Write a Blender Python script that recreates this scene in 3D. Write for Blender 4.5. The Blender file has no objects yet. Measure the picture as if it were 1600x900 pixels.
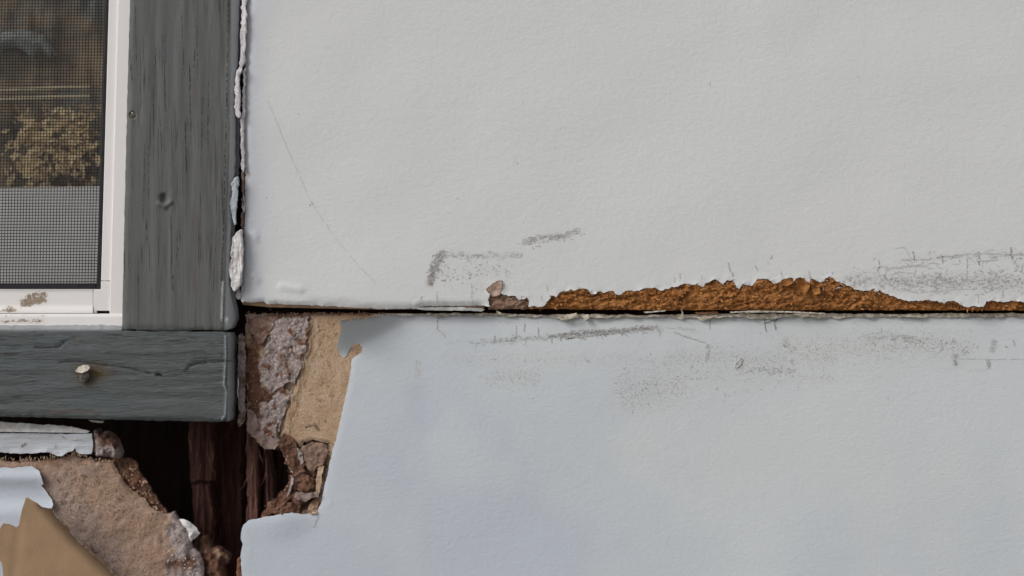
import bpy, bmesh, math, random
import numpy as np
from mathutils import Vector
from mathutils.geometry import delaunay_2d_cdt

# ------------------------------------------------------------------ scene, camera, sky, sun
SC = bpy.context.scene
COL = SC.collection
random.seed(7)
RNG = np.random.default_rng(11)
D = 1250.0            # camera distance from the wall plane, mm
S = 0.35              # mm on the wall plane per unit of the layout grid (1600 x 900 units across the view)

cam_data = bpy.data.cameras.new('camera')
cam = bpy.data.objects.new('camera', cam_data); COL.objects.link(cam)
cam.location = (0, -D/1000, 0); cam.rotation_euler = (math.radians(90), 0, 0)
cam_data.sensor_width = 36; cam_data.lens = 36*D/(1600*S)
cam_data.clip_start = 0.01; cam_data.clip_end = 300
cam_data.dof.use_dof = True; cam_data.dof.focus_distance = 1.247; cam_data.dof.aperture_fstop = 3.0
SC.camera = cam

SUN_EL, SUN_AZ = math.radians(35), math.radians(-57)      # azimuth off the wall's outward normal, towards the left of the view
world = bpy.data.worlds.new('World'); SC.world = world; world.use_nodes = True
wn, wl = world.node_tree.nodes, world.node_tree.links
sky = wn.new('ShaderNodeTexSky'); sky.sky_type = 'NISHITA'; sky.sun_disc = False
sky.sun_elevation = SUN_EL; sky.sun_rotation = math.pi - SUN_AZ; sky.dust_density = 4; sky.air_density = 1.0
hs = wn.new('ShaderNodeHueSaturation'); hs.inputs['Saturation'].default_value = 0.22      # overcast: the blue mostly hidden by cloud
wl.new(sky.outputs[0], hs.inputs['Color'])
bg = wn['Background']; bg.inputs['Strength'].default_value = 0.10
wl.new(hs.outputs[0], bg.inputs['Color'])

sun_l = bpy.data.lights.new('sun', 'SUN'); sun_l.energy = 1.5; sun_l.angle = math.radians(28); sun_l.color = (1.0, .985, .965)
sun = bpy.data.objects.new('sun', sun_l); COL.objects.link(sun)
sdir = Vector((math.sin(SUN_AZ)*math.cos(SUN_EL), -math.cos(SUN_AZ)*math.cos(SUN_EL), math.sin(SUN_EL)))
sun.rotation_euler = sdir.to_track_quat('Z', 'Y').to_euler()
SC.view_settings.view_transform = 'Standard'; SC.view_settings.look = 'None'
SC.view_settings.exposure = 0.2; SC.view_settings.gamma = 1.0; SC.view_settings.use_curve_mapping = False

# ------------------------------------------------------------------ numeric helpers
def _h(ix, iy, seed):
    a = (ix.astype(np.int64)*374761393 + iy.astype(np.int64)*668265263 + seed*1442695041) & 0xffffffff
    a = ((a ^ (a >> 13))*1274126177) & 0xffffffff
    a = ((a ^ (a >> 16))*2246822519) & 0xffffffff
    return ((a ^ (a >> 15)) & 0xffff)/65535.0*2-1
def vn(x, y, seed=0):
    x = np.asarray(x, float); y = np.asarray(y, float)
    x0 = np.floor(x); y0 = np.floor(y); fx = x-x0; fy = y-y0
    fx = fx*fx*fx*(fx*(fx*6-15)+10); fy = fy*fy*fy*(fy*(fy*6-15)+10)
    a = _h(x0, y0, seed)*(1-fx)+_h(x0+1, y0, seed)*fx
    b = _h(x0, y0+1, seed)*(1-fx)+_h(x0+1, y0+1, seed)*fx
    return a*(1-fy)+b*fy
def fbm(x, y, octv=4, seed=0, gain=.5):
    x = np.asarray(x, float); y = np.asarray(y, float); t = 0; a = 1; n = 0
    for k in range(octv):
        t = t+a*vn(x*2**k+k*17.3, y*2**k-k*9.1, seed+k*31); n += a; a *= gain
    return t/n*1.5
def ridge(x, y, octv=3, seed=0):
    t = 0; a = 1; n = 0
    for k in range(octv):
        t = t+a*(1-2*np.abs(vn(x*2**k+k*5.7, y*2**k+k*3.3, seed+k*13))); n += a; a *= .5
    return t/n
def sm(a, b, x):
    t = np.clip((np.asarray(x, float)-a)/(b-a), 0, 1); return t*t*(3-2*t)
def seg_dist(px, py, poly, closed=True):
    p = np.asarray(poly, float); q = np.roll(p, -1, 0) if closed else p[1:]
    if not closed: p = p[:-1]
    out = np.empty(len(px))
    d = q-p; L = (d**2).sum(1)+1e-12
    for i in range(0, len(px), 1500):
        X = px[i:i+1500, None]; Y = py[i:i+1500, None]
        t = np.clip(((X-p[:, 0])*d[:, 0]+(Y-p[:, 1])*d[:, 1])/L, 0, 1)
        out[i:i+1500] = np.sqrt((X-p[:, 0]-t*d[:, 0])**2+(Y-p[:, 1]-t*d[:, 1])**2).min(1)
    return out
def inside(px, py, poly):
    p = np.asarray(poly, float); q = np.roll(p, -1, 0); out = np.empty(len(px), bool)
    dy = q[:, 1]-p[:, 1]; dy = np.where(np.abs(dy) < 1e-9, 1e-9, dy)
    for i in range(0, len(px), 1500):
        X = px[i:i+1500, None]; Y = py[i:i+1500, None]
        c = ((p[:, 1] > Y) != (q[:, 1] > Y)) & (X < (q[:, 0]-p[:, 0])*(Y-p[:, 1])/dy+p[:, 0])
        out[i:i+1500] = (c.sum(1) % 2) == 1
    return out
def soft(px, py, line, w, closed=False):                    # 1 on a polyline, 0 beyond w
    return 1-sm(0, w, seg_dist(np.asarray(px, float), np.asarray(py, float), line, closed))
def soft_in(px, py, poly, w):                                # 1 inside a polygon, fading over w
    px = np.asarray(px, float); py = np.asarray(py, float)
    d = seg_dist(px, py, poly); d = np.where(inside(px, py, poly), d, -d); return sm(-w, w, d)
def warp(f, a=5.0, sc=13., a2=2.2, sc2=4.5, seed=200):     # the same field with ragged instead of smooth limits
    def g(x, y, d):
        wx = a*fbm(x/sc, y/sc, 3, seed)+a2*fbm(x/sc2, y/sc2, 2, seed+3); wy = a*fbm(x/sc+31, y/sc+5, 3, seed+7)+a2*fbm(x/sc2+9, y/sc2, 2, seed+9)
        return f(x+wx, y+wy, d)
    return g
def dense(poly, step, closed=True, amp=0, sc=6., seed=0, keep=None):
    p = [np.array(a, float) for a in poly]; out = []
    n = len(p)
    for i in range(n if closed else n-1):
        a, b = p[i], p[(i+1) % n]; L = np.hypot(*(b-a))
        far = max(abs((a+b)[0]/2-800)/950, abs((a+b)[1]/2-450)/600) > 1
        k = max(1, int(L/(step*(8 if far else 1))))
        for j in range(k): out.append(a+(b-a)*j/k)
    if not closed: out.append(p[-1])
    q = np.array(out)
    if amp:
        m = np.ones(len(q)) if keep is None else keep(q[:, 0], q[:, 1])
        q = q+np.stack([fbm(q[:, 0]/sc, q[:, 1]/sc, 3, seed), fbm(q[:, 0]/sc+40, q[:, 1]/sc+7, 3, seed+5)], 1)*(amp*m)[:, None]
    return q

# ------------------------------------------------------------------ scene-graph helpers
ORG = {}
def W(px, py, y):                                            # layout point and depth (mm) -> world metres
    px = np.asarray(px, float); py = np.asarray(py, float); y = np.asarray(y, float)+0*px
    k = (D+y)/D*S*.001
    return np.stack([(px-800)*k, y*.001, (450-py)*k], -1)
def thing(name, label, cat, px, py, y, group=None):
    o = bpy.data.objects.new(name, None); COL.objects.link(o); o.empty_display_size = .01
    loc = W(px, py, y); o.location = loc; ORG[o.name] = np.array(loc)
    o['label'] = label; o['category'] = cat; o['kind'] = 'thing'
    if group: o['group'] = group
    return o
def link(name, me, parent, kind=None, label=None):
    o = bpy.data.objects.new(name, me); COL.objects.link(o); me.name = o.name
    if parent is not None: o.parent = parent; ORG[o.name] = ORG[parent.name]
    if kind: o['kind'] = kind
    if label: o['label'] = label
    return o
def mesh_of(name, V, F, mats, parent, smooth=True, kind=None, attrs=None, fmat=None, label=None):
    V = np.asarray(V, float)-(ORG[parent.name] if parent is not None else 0)
    me = bpy.data.meshes.new(name); me.from_pydata(V.tolist(), [], [list(map(int, f)) for f in F])
    for m in (mats if isinstance(mats, (list, tuple)) else [mats]): me.materials.append(m)
    if smooth: me.polygons.foreach_set('use_smooth', [True]*len(me.polygons))
    if fmat is not None: me.polygons.foreach_set('material_index', [int(i) for i in fmat])
    for k, a in (attrs or {}).items():
        at = me.attributes.new(k, 'FLOAT', 'POINT'); at.data.foreach_set('value', np.asarray(a, np.float32))
    me.update()
    return link(name, me, parent, kind, label)

def sheet(name, poly, depth, thick, mat, parent, sp=6, fine=(), attrs=None, step=4, amp=0, sc=6., seed=0, keep=None, edge_mat=None, kind=None, label=None, far=70, flip=False):
    """A slab with a traced outline: dense front in relief, side walls and a back."""
    b = dense(poly, step, True, amp, sc, seed, keep)
    x0, y0 = b.min(0); x1, y1 = b.max(0)
    regs = list(fine)+[(-30, -30, 1630, 930, sp), (-1e5, -1e5, 1e5, 1e5, far)]
    pts = []
    done = []
    for (a0, c0, a1, c1, s) in regs:
        X0, X1, Y0, Y1 = max(a0, x0), min(a1, x1), max(c0, y0), min(c1, y1)
        if X1 > X0 and Y1 > Y0:
            gx, gy = np.meshgrid(np.arange(X0+s*.5, X1, s), np.arange(Y0+s*.5, Y1, s*.9))
            gx = gx+(np.arange(gx.shape[0]) % 2)[:, None]*s*.5
            g = np.stack([gx.ravel(), gy.ravel()], 1)+RNG.uniform(-.18, .18, (gx.size, 2))*s
            ok = inside(g[:, 0], g[:, 1], b)
            for (e0, f0, e1, f1) in done: ok &= ~((g[:, 0] > e0) & (g[:, 0] < e1) & (g[:, 1] > f0) & (g[:, 1] < f1))
            g = g[ok]
            if len(g): g = g[seg_dist(g[:, 0], g[:, 1], b) > min(s, step*2)*.55]
            pts.append(g)
        done.append((a0, c0, a1, c1))
    P = np.concatenate([b]+pts) if pts else b
    n = len(b)
    vs, es, fs = delaunay_2d_cdt([Vector(p) for p in P.tolist()], [(i, (i+1) % n) for i in range(n)], [], 1, 1e-4, False)[:3]
    V2 = np.array([tuple(v) for v in vs]); px, py = V2[:, 0], V2[:, 1]
    T = np.array([f for f in fs if len(f) == 3], int)
    cx, cy = px[T].mean(1), py[T].mean(1); T = T[inside(cx, cy, b)]
    ar = (px[T[:, 1]]-px[T[:, 0]])*(py[T[:, 2]]-py[T[:, 0]])-(px[T[:, 2]]-px[T[:, 0]])*(py[T[:, 1]]-py[T[:, 0]])
    T = np.where((ar > 0)[:, None], T[:, ::-1], T)           # front faces towards the camera (-Y)
    dist = seg_dist(px, py, b)
    d = depth(px, py, dist)
    front = W(px, py, d)
    th = thick(px, py) if callable(thick) else thick
    back = front+np.stack([0*px, 0*px+th*.001, 0*px], 1)
    cnt = {}
    for t in T:
        for i in range(3):
            e = (int(t[i]), int(t[(i+1) % 3])); cnt[e] = cnt.get(e, 0)+1
    bd = [e for e in cnt if (e[1], e[0]) not in cnt]
    N = len(px); V = [front, back]; F = [t for t in T[:, ::-1]]; F = [tuple(t) for t in T]
    Fb = [tuple(int(i)+N for i in t[::-1]) for t in T]
    idx = {}; vx = []; k = 2*N
    for e in bd:
        for i in e:
            if i not in idx: idx[i] = k; k += 2; vx += [front[i], back[i]]
    Fs = [(idx[a], idx[a]+1, idx[c]+1, idx[c]) for a, c in bd]
    V = np.concatenate([front, back, np.array(vx)]) if vx else np.concatenate([front, back])
    order = list(idx.keys())
    at = {}
    for kx, fn in (attrs or {}).items():
        a = fn(px, py, dist); a = np.asarray(a, float)+0*px
        side = np.repeat(a[order], 2) if order else np.zeros(0)
        at[kx] = np.concatenate([a, a, side])
    mats = [mat] if edge_mat is None else [mat, edge_mat]
    fm = None if edge_mat is None else [0]*len(F)+[1]*(len(Fb)+len(Fs))
    return mesh_of(name, V, F+Fb+Fs, mats, parent, True, kind, at, fm, label)

def prism(name, poly, y0, y1, mat, parent, bev=.6, kind=None, label=None):
    """A bevelled slab from a plain outline, between two depths."""
    bm = bmesh.new()
    a = [bm.verts.new(v) for v in W([p[0] for p in poly], [p[1] for p in poly], y0)]
    c = [bm.verts.new(v+np.array([0, (y1-y0)*.001, 0])) for v in W([p[0] for p in poly], [p[1] for p in poly], y0)]
    n = len(poly); bm.faces.new(a); bm.faces.new(c[::-1])
    for i in range(n): bm.faces.new((a[i], c[i], c[(i+1) % n], a[(i+1) % n]))
    bmesh.ops.recalc_face_normals(bm, faces=bm.faces)
    if bev: bmesh.ops.bevel(bm, geom=list(bm.edges), offset=bev*.001, segments=2, profile=.6, affect='EDGES', clamp_overlap=True)
    me = bpy.data.meshes.new(name)
    o = np.array(ORG[parent.name]) if parent is not None else np.zeros(3)
    bmesh.ops.translate(bm, verts=bm.verts, vec=Vector(-o)); bm.to_mesh(me); bm.free()
    me.materials.append(mat)
    return link(name, me, parent, kind, label)

def ribbons(name, strokes, surf, mat, parent, off=.06, label=None, seed=1):
    """Pencil lines and scratches: thin broken slivers lying on a surface. stroke = (points, width, strength, share kept)."""
    r = np.random.default_rng(seed); V = []; F = []; A = []
    for pts, w, tone, keep in strokes:
        q = dense(pts, 2.2, False, .5, 5, int(r.integers(999)))
        for i in range(len(q)-1):
            if r.random() > keep: continue
            a, b = q[i], q[i+1]; t = b-a; L = np.hypot(*t)+1e-9; nrm = np.array([-t[1], t[0]])/L
            wa = w*r.uniform(.35, .65); wb = w*r.uniform(.35, .65); j = r.uniform(-.3, .3)*w
            k = len(V)
            V += [a+nrm*(wa+j), a-nrm*(wa-j), b-nrm*(wb-j), b+nrm*(wb+j)]; F.append((k, k+1, k+2, k+3)); A += [tone*r.uniform(.6, 1)]*4
    V = np.array(V); d = surf(V[:, 0], V[:, 1])-off
    return mesh_of(name, W(V[:, 0], V[:, 1], d), F, mat, parent, False, 'stuff', {'tone': A}, None, label)

def in_poly(poly, n, seed, w=0):
    r = np.random.default_rng(seed); p = np.array(poly, float); out = np.zeros((0, 2))
    while len(out) < n:
        q = r.uniform(p.min(0), p.max(0), (n*3, 2)); out = np.concatenate([out, q[inside(q[:, 0], q[:, 1], p)]])
    return out[:n]
def on_line(line, n, seed, jit=1.5):
    r = np.random.default_rng(seed); q = dense(line, .7, False); i = r.integers(0, len(q), n); return q[i]+r.normal(0, jit, (n, 2))
def fibres(name, pts, ang, spread, L, w, surf, lift, mat, parent, seed=1):
    """Loose torn fibres and crumbs standing off a surface: each a small bent blade rooted in it."""
    r = np.random.default_rng(seed); n = len(pts); a = ang+r.normal(0, spread, n); l = r.uniform(L[0], L[1], n); ww = r.uniform(w[0], w[1], n)
    u = np.stack([np.cos(a), np.sin(a)], 1); v = np.stack([-u[:, 1], u[:, 0]], 1); z = surf(pts[:, 0], pts[:, 1]); h = r.uniform(lift[0], lift[1], n)
    bend = r.normal(0, .25, n)[:, None]*l[:, None]*v
    P = [pts-v*ww[:, None], pts+v*ww[:, None], pts+u*(l*.5)[:, None]+v*(ww*.9)[:, None]+bend*.3, pts+u*(l*.5)[:, None]-v*(ww*.8)[:, None]+bend*.3, pts+u*l[:, None]+bend]
    Z = [z+.15, z+.15, z-h*.65, z-h*.5, z-h]
    V = np.stack([W(p[:, 0], p[:, 1], q) for p, q in zip(P, Z)], 1).reshape(-1, 3)
    F = []
    for i in range(n): k = 5*i; F += [(k, k+1, k+2, k+3), (k+3, k+2, k+4)]
    return mesh_of(name, V, F, mat, parent, False, 'stuff', {'tone': np.repeat(r.random(n), 5)})
def tiny_strokes(line, n, jit, L, w, tone, seed, hor=.35):
    r = np.random.default_rng(seed); out = []
    for p in on_line(line, n, seed, 0)+r.normal(0, 1, (n, 2))*np.array([6, jit]):
        a = r.normal(0, hor)+(math.pi/2 if r.random() < .12 else 0); l = r.uniform(*L); q = [p+np.array([math.cos(a), math.sin(a)])*l*k+r.normal(0, .7, 2) for k in (0, .5, 1)]
        out.append(([tuple(x) for x in q], r.uniform(*w), r.uniform(*tone), .85))
    return out

# ------------------------------------------------------------------ materials
def mat_new(name):
    m = bpy.data.materials.new(name); m.use_nodes = True
    return m, m.node_tree.nodes, m.node_tree.links, m.node_tree.nodes['Principled BSDF']
class NT:
    def __init__(s, name, rough=.6, spec=.35):
        s.m, s.n, s.l, s.b = mat_new(name); s.b.inputs['Roughness'].default_value = rough; s.b.inputs['Specular IOR Level'].default_value = spec
        s.pos = s.n.new('ShaderNodeNewGeometry').outputs['Position']
    def vec(s, sx=1, sy=1, sz=1):
        mp = s.n.new('ShaderNodeMapping'); s.l.new(s.pos, mp.inputs['Vector']); mp.inputs['Scale'].default_value = (sx, sy, sz); return mp.outputs[0]
    def noise(s, scale, det=3, rough=.55, stretch=(1, 1, 1), off=0, dist=0):
        t = s.n.new('ShaderNodeTexNoise'); t.inputs['Scale'].default_value = scale; t.inputs['Detail'].default_value = det; t.inputs['Roughness'].default_value = rough
        t.inputs['Distortion'].default_value = dist
        mp = s.n.new('ShaderNodeMapping'); s.l.new(s.pos, mp.inputs['Vector']); mp.inputs['Scale'].default_value = stretch; mp.inputs['Location'].default_value = (off, off*.7, off*1.3)
        s.l.new(mp.outputs[0], t.inputs['Vector']); return t.outputs['Fac']
    def vor(s, scale, stretch=(1, 1, 1)):
        t = s.n.new('ShaderNodeTexVoronoi'); t.inputs['Scale'].default_value = scale; s.l.new(s.vec(*stretch), t.inputs['Vector']); return t.outputs['Distance']
    def attr(s, name):
        a = s.n.new('ShaderNodeAttribute'); a.attribute_name = name; return a.outputs['Fac']
    def math(s, op, a, b=None, clamp=False):
        t = s.n.new('ShaderNodeMath'); t.operation = op; t.use_clamp = clamp
        for i, v in enumerate((a, b)):
            if v is None: continue
            if isinstance(v, (int, float)): t.inputs[i].default_value = v
            else: s.l.new(v, t.inputs[i])
        return t.outputs[0]
    def rng(s, v, a, b, c=0, d=1):
        t = s.n.new('ShaderNodeMapRange'); s.l.new(v, t.inputs[0])
        for i, x in enumerate((a, b, c, d)): t.inputs[i+1].default_value = x
        return t.outputs[0]
    def mix(s, f, a, b):
        t = s.n.new('ShaderNodeMix'); t.data_type = 'RGBA'
        for i, v in ((0, f), (6, a), (7, b)):
            if isinstance(v, (int, float)): t.inputs[i].default_value = v
            elif isinstance(v, tuple): t.inputs[i].default_value = (*v, 1)
            else: s.l.new(v, t.inputs[i])
        return t.outputs[2]
    def col(s, c):
        if isinstance(c, tuple): s.b.inputs['Base Color'].default_value = (*c, 1)
        else: s.l.new(c, s.b.inputs['Base Color'])
    def bump(s, h, dist, strength=1.0, prev=None):
        t = s.n.new('ShaderNodeBump'); t.inputs['Strength'].default_value = strength; t.inputs['Distance'].default_value = dist
        s.l.new(h, t.inputs['Height'])
        if prev is not None: s.l.new(prev, t.inputs['Normal'])
        return t.outputs[0]
    def norm(s, n): s.l.new(n, s.b.inputs['Normal'])

def siding_paint(name, base, tint, scuffc, dirtc, off=0):
    t = NT(name, .55, .3)
    blotch = t.rng(t.noise(9, 3, .5, off=off), .3, .7)
    c = t.mix(t.math('MULTIPLY', blotch, .35), base, tuple(x*y for x, y in zip(base, (1.03, 1.0, .955))))
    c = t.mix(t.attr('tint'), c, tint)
    sp = t.rng(t.noise(560, 3, .65, (1, 1, 1.25), off), .3, .7)                 # the raised stipple catches the dirt
    sc = t.math('MULTIPLY', t.math('ADD', t.math('ADD', sp, t.attr('scuff')), -1.0), 2.2, True)
    veil = t.math('MULTIPLY', t.math('MULTIPLY', t.attr('scuff'), t.attr('scuff')), .42, True)
    c = t.mix(veil, c, scuffc)
    c = t.mix(t.math('MULTIPLY', sc, .72), c, scuffc)
    dv = t.rng(t.noise(1250, 2, .6, off=off+3), .32, .7)
    dd = t.math('MULTIPLY', t.math('ADD', t.math('ADD', dv, t.attr('dirt')), -1.0), 3.0, True)
    c = t.mix(t.math('MULTIPLY', t.attr('dirt'), .22, True), c, dirtc)
    c = t.mix(t.math('MULTIPLY', dd, .75), c, tuple(x*.6 for x in dirtc))
    t.col(c)
    a = t.noise(400, 3, .6, (1, 1, 1.25), off); b = t.noise(1500, 2, .6, (.45, 1, 1.5), off)
    low = t.noise(40, 2, .5, off=off)
    n = t.bump(low, .0010, .2); n = t.bump(t.noise(150, 3, .6, (.6, 1, 1.4), off), .0005, .2, n); n = t.bump(a, .00034, .5, n); n = t.bump(b, .00012, .55, n)
    t.norm(n); return t.m
WALL = (.595, .604, .608)
M_paint = siding_paint('pale_grey_siding_paint', WALL, (.505, .52, .57), (.17, .135, .11), (.42, .37, .27))
M_paint_low = siding_paint('pale_blue_grey_siding_paint', (.545, .572, .590), (.465, .50, .555), (.15, .14, .13), (.40, .35, .26), 5)
def simple(name, c1, c2, scale, bump=.0003, rough=.7, stretch=(1, 1, 1), bscale=None, spec=.25, lo=.35, hi=.65):
    t = NT(name, rough, spec); t.col(t.mix(t.rng(t.noise(scale, 4, .6, stretch), lo, hi), c1, c2))
    if bump: t.norm(t.bump(t.noise(bscale or scale*1.7, 4, .6, stretch, 3), bump))
    return t.m
M_hard = simple('hardboard_back', (.16, .095, .055), (.10, .06, .04), 300)
M_edge = simple('paint_edge', (.62, .58, .53), (.45, .36, .29), 500, .0001)
M_tear = simple('torn_paper', (.58, .54, .46), (.30, .25, .19), 420, .0003)
M_skin = simple('torn_brown_paper_skin', (.44, .32, .26), (.29, .19, .14), 380, .0004)
M_caulk = simple('old_white_caulk', (.72, .70, .715), (.57, .52, .53), 380, .0006, .6)
M_caulk_pink = simple('pinkish_caulk', (.60, .58, .60), (.42, .37, .37), 420, .0006, .65)
M_caulk_grey = simple('grey_caulk', (.46, .50, .53), (.34, .37, .40), 380, .0006, .55)
M_vinyl = NT('white_vinyl', .35, .4)
M_vinyl.col(M_vinyl.mix(M_vinyl.rng(M_vinyl.noise(40, 2, .5, (1, 1, .15)), .4, .7), (.72, .685, .675), (.69, .66, .655))); M_vinyl = M_vinyl.m
def vinyl_dirty():
    t = NT('stained_white_vinyl', .4, .4)
    f = t.math('MULTIPLY', t.math('ADD', t.math('ADD', t.rng(t.noise(520, 4, .65), .3, .72), t.attr('dirt')), -1.0), 3.5, True)
    c = t.mix(t.math('MULTIPLY', t.attr('dirt'), .35), (.73, .70, .685), (.50, .43, .33))
    c = t.mix(t.math('MULTIPLY', f, .85), c, t.mix(t.rng(t.noise(700, 2), .4, .6), (.13, .085, .045), (.27, .20, .125)))
    t.col(c); t.norm(t.bump(f, .0003, .5)); return t.m
M_vinyl_d = vinyl_dirty()
M_black = simple('black_rubber', (.012, .011, .014), (.02, .018, .022), 300, .0001, .45)
M_wire = simple('dark_screen_wire', (.022, .02, .021), (.03, .027, .027), 500, 0, .5)
M_slot = simple('dark_slot', (.01, .01, .01), (.015, .014, .013), 300, 0)

def grey_wood(name, vertical, off, c1, c2, c3):
    t = NT(name, .62, .22)
    st = (1, 1, .06) if vertical else (.13, 1, 1)
    st2 = (1, 1, .022) if vertical else (.06, 1, 1)
    g = t.noise(850, 5, .62, st, off, .25 if vertical else .7); g2 = t.noise(1100, 3, .6, st2, off+2, .1); blot = t.noise(22, 3, .55, (1, 1, .35) if vertical else (.5, 1, 1), off)
    base = t.mix(t.rng(blot, .35, .65), c1, c2)
    base = t.mix(t.rng(g, .35, .7), base, c3)
    wear = t.math('MULTIPLY', t.math('ADD', t.math('ADD', t.rng(g2, .3, .7), t.attr('wear')), -1.0), 2.5, True)
    base = t.mix(t.math('MULTIPLY', wear, .6), base, (.10, .07, .058))
    crack = t.math('MULTIPLY', t.rng(g2, .60, .66), t.rng(t.noise(30, 2, .5, off=off+9), .45, .6))
    base = t.mix(t.math('MULTIPLY', crack, .55), base, (.022, .02, .02))
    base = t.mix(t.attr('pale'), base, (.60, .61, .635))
    rust = t.math('MULTIPLY', t.attr('rust'), t.rng(t.noise(260, 3, .6), .25, .6))
    base = t.mix(rust, base, (.085, .055, .02))
    t.col(base)
    n = t.bump(t.noise(90, 3, .5, (1, 1, .15) if vertical else (.25, 1, 1), off+1), .0008, .3)
    n = t.bump(g, .0003 if vertical else .0014, .7, n); n = t.bump(crack, -.0004, .8, n)
    t.norm(n); return t.m
M_woodv = grey_wood('grey_painted_wood_upright', True, 0, (.102, .106, .104), (.094, .090, .085), (.114, .118, .116))
M_woodh = grey_wood('grey_painted_wood_level', False, 4, (.085, .096, .099), (.074, .078, .078), (.102, .112, .115))

def core_mat(name, tan, mauve, rust, dark, fuzz=.0011):
    t = NT(name, .85, .12)
    fib = t.noise(900, 4, .65, (1, 1, 1), 0, .6); big = t.noise(140, 4, .6)
    c = t.mix(t.rng(big, .35, .68), tan, tuple(x*y for x, y in zip(tan, (.80, .74, .66))))
    c = t.mix(t.rng(t.noise(60, 3, .6, off=7), .50, .72, 0, .55), c, tuple(x*y for x, y in zip(tan, (1.08, 1.12, 1.2))))
    spk = t.math('MULTIPLY', t.rng(t.noise(520, 2, .5, off=5), .66, .72), .5)
    c = t.mix(spk, c, tuple(x*.3 for x in tan))
    def w(a, k=1.4): return t.math('ADD', t.math('MULTIPLY', t.attr(a), k), t.math('ADD', t.math('MULTIPLY', t.math('ADD', big, -.5), 1.1), t.math('MULTIPLY', t.math('ADD', fib, -.5), 1.3)), True)
    def gate(a): return t.math('MULTIPLY', w(a), t.math('MULTIPLY', t.attr(a), 4, True))
    mv = t.mix(t.rng(fib, .34, .60), tuple(x*.5 for x in mauve), tuple(x*1.08 for x in mauve))
    c = t.mix(gate('mauve'), c, mv)
    c = t.mix(gate('rust'), c, t.mix(t.rng(fib, .35, .65), rust, tuple(x*.55 for x in rust)))
    c = t.mix(gate('dark'), c, t.mix(t.rng(fib, .35, .65), dark, tuple(x*.45 for x in dark)))
    t.col(c)
    n = t.bump(t.noise(260, 6, .72, off=2), .0022, .75)
    n = t.bump(fib, fuzz, .8, n); t.norm(n); return t.m
M_core = core_mat('torn_brown_fibreboard', (.55, .395, .275), (.46, .375, .355), (.23, .115, .075), (.15, .09, .065))
M_core2 = core_mat('torn_tan_fibreboard', (.41, .285, .215), (.42, .345, .33), (.20, .10, .06), (.12, .075, .06))
def rot_mat():
    t = NT('rotted_orange_fibre', 1.0, .02)
    a = t.noise(240, 5, .65, (.55, 1, 1.3)); b = t.noise(1100, 4, .65, (.6, 1, 1))
    c = t.mix(t.rng(a, .32, .66), (.25, .092, .03), (.54, .24, .08))
    c = t.mix(t.rng(b, .5, .72, 0, .6), c, (.60, .30, .11)); c = t.mix(t.rng(b, .42, .28, 0, .75), c, (.07, .022, .01))
    c = t.mix(t.rng(t.noise(45, 3, .6, off=4), .52, .68, 0, .45), c, (.15, .055, .025))
    c = t.mix(t.attr('pink'), c, t.mix(t.rng(b, .4, .6), (.40, .27, .20), (.27, .16, .12)))
    t.col(c); n = t.bump(t.noise(420, 7, .78, (.7, 1, 1.2), 3), .0026, .8); n = t.bump(b, .0007, .8, n); t.norm(n); return t.m
M_rot = rot_mat()
M_stud = NT('old_dark_stud_wood', .8, .15)
_g = M_stud.noise(500, 4, .65, (1, 1, .05), 1, .3); _g2 = M_stud.noise(1500, 2, .6, (1, 1, .04), 4)
_c = M_stud.mix(M_stud.rng(_g, .33, .68), (.045, .02, .016), (.17, .08, .064)); _c = M_stud.mix(M_stud.rng(_g2, .62, .72), _c, (.20, .115, .085))
M_stud.col(_c); M_stud.norm(M_stud.bump(_g, .002, .8)); M_stud = M_stud.m
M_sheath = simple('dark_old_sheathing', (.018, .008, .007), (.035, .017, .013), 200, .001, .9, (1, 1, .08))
M_flap = NT('brown_paper_back', .75, .15)
M_flap.col(M_flap.mix(M_flap.rng(M_flap.noise(70, 4, .6), .3, .7), (.34, .222, .132), (.285, .185, .11)))
M_flap.norm(M_flap.bump(M_flap.noise(700, 3, .6), .0003, .6)); M_flap = M_flap.m
def tone_mat(name, wallc, dark):
    t = NT(name, .75, .15); t.col(t.mix(t.attr('tone'), wallc, dark)); return t.m
M_mark = tone_mat('pencil_and_scrape_marks', WALL, (.115, .09, .073))
M_crackm = tone_mat('dark_hairline', (.07, .07, .07), (.008, .007, .007))
def fib_mat(name, d, l):
    t = NT(name, .95, .05); t.col(t.mix(t.attr('tone'), d, l)); return t.m
M_fib_m = fib_mat('mauve_fibre', (.28, .21, .19), (.52, .44, .42)); M_fib_t = fib_mat('tan_fibre', (.36, .25, .165), (.54, .40, .27))
M_fib_r = fib_mat('orange_fibre', (.20, .075, .025), (.52, .24, .085)); M_fib_s = fib_mat('stud_splinter', (.06, .025, .02), (.26, .15, .12)); M_fib_b = fib_mat('brown_fibre', (.12, .06, .04), (.40, .27, .20))
M_speck = tone_mat('brown_dirt_specks', WALL, (.13, .095, .055))
M_white = simple('white_flaked_paint', (.66, .655, .66), (.50, .46, .44), 260, .0005, .6)
M_strip = simple('weathered_white_strip_paint', (.53, .555, .60), (.43, .435, .46), 330, .0007, .6, (.12, 1, 1))
M_nail = simple('rust_spotted_nail', (.12, .115, .105), (.055, .035, .022), 500, .0006, .6)
M_cap = simple('chipped_pale_paint', (.60, .55, .48), (.42, .35, .27), 500, .0004, .6)
M_glass, _n, _l, _b = mat_new('clear_pane')
_n.remove(_b); _tr = _n.new('ShaderNodeBsdfTransparent'); _tr.inputs[0].default_value = (.94, .95, .94, 1); _gl = _n.new('ShaderNodeBsdfGlossy'); _gl.inputs['Roughness'].default_value = .02
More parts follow.
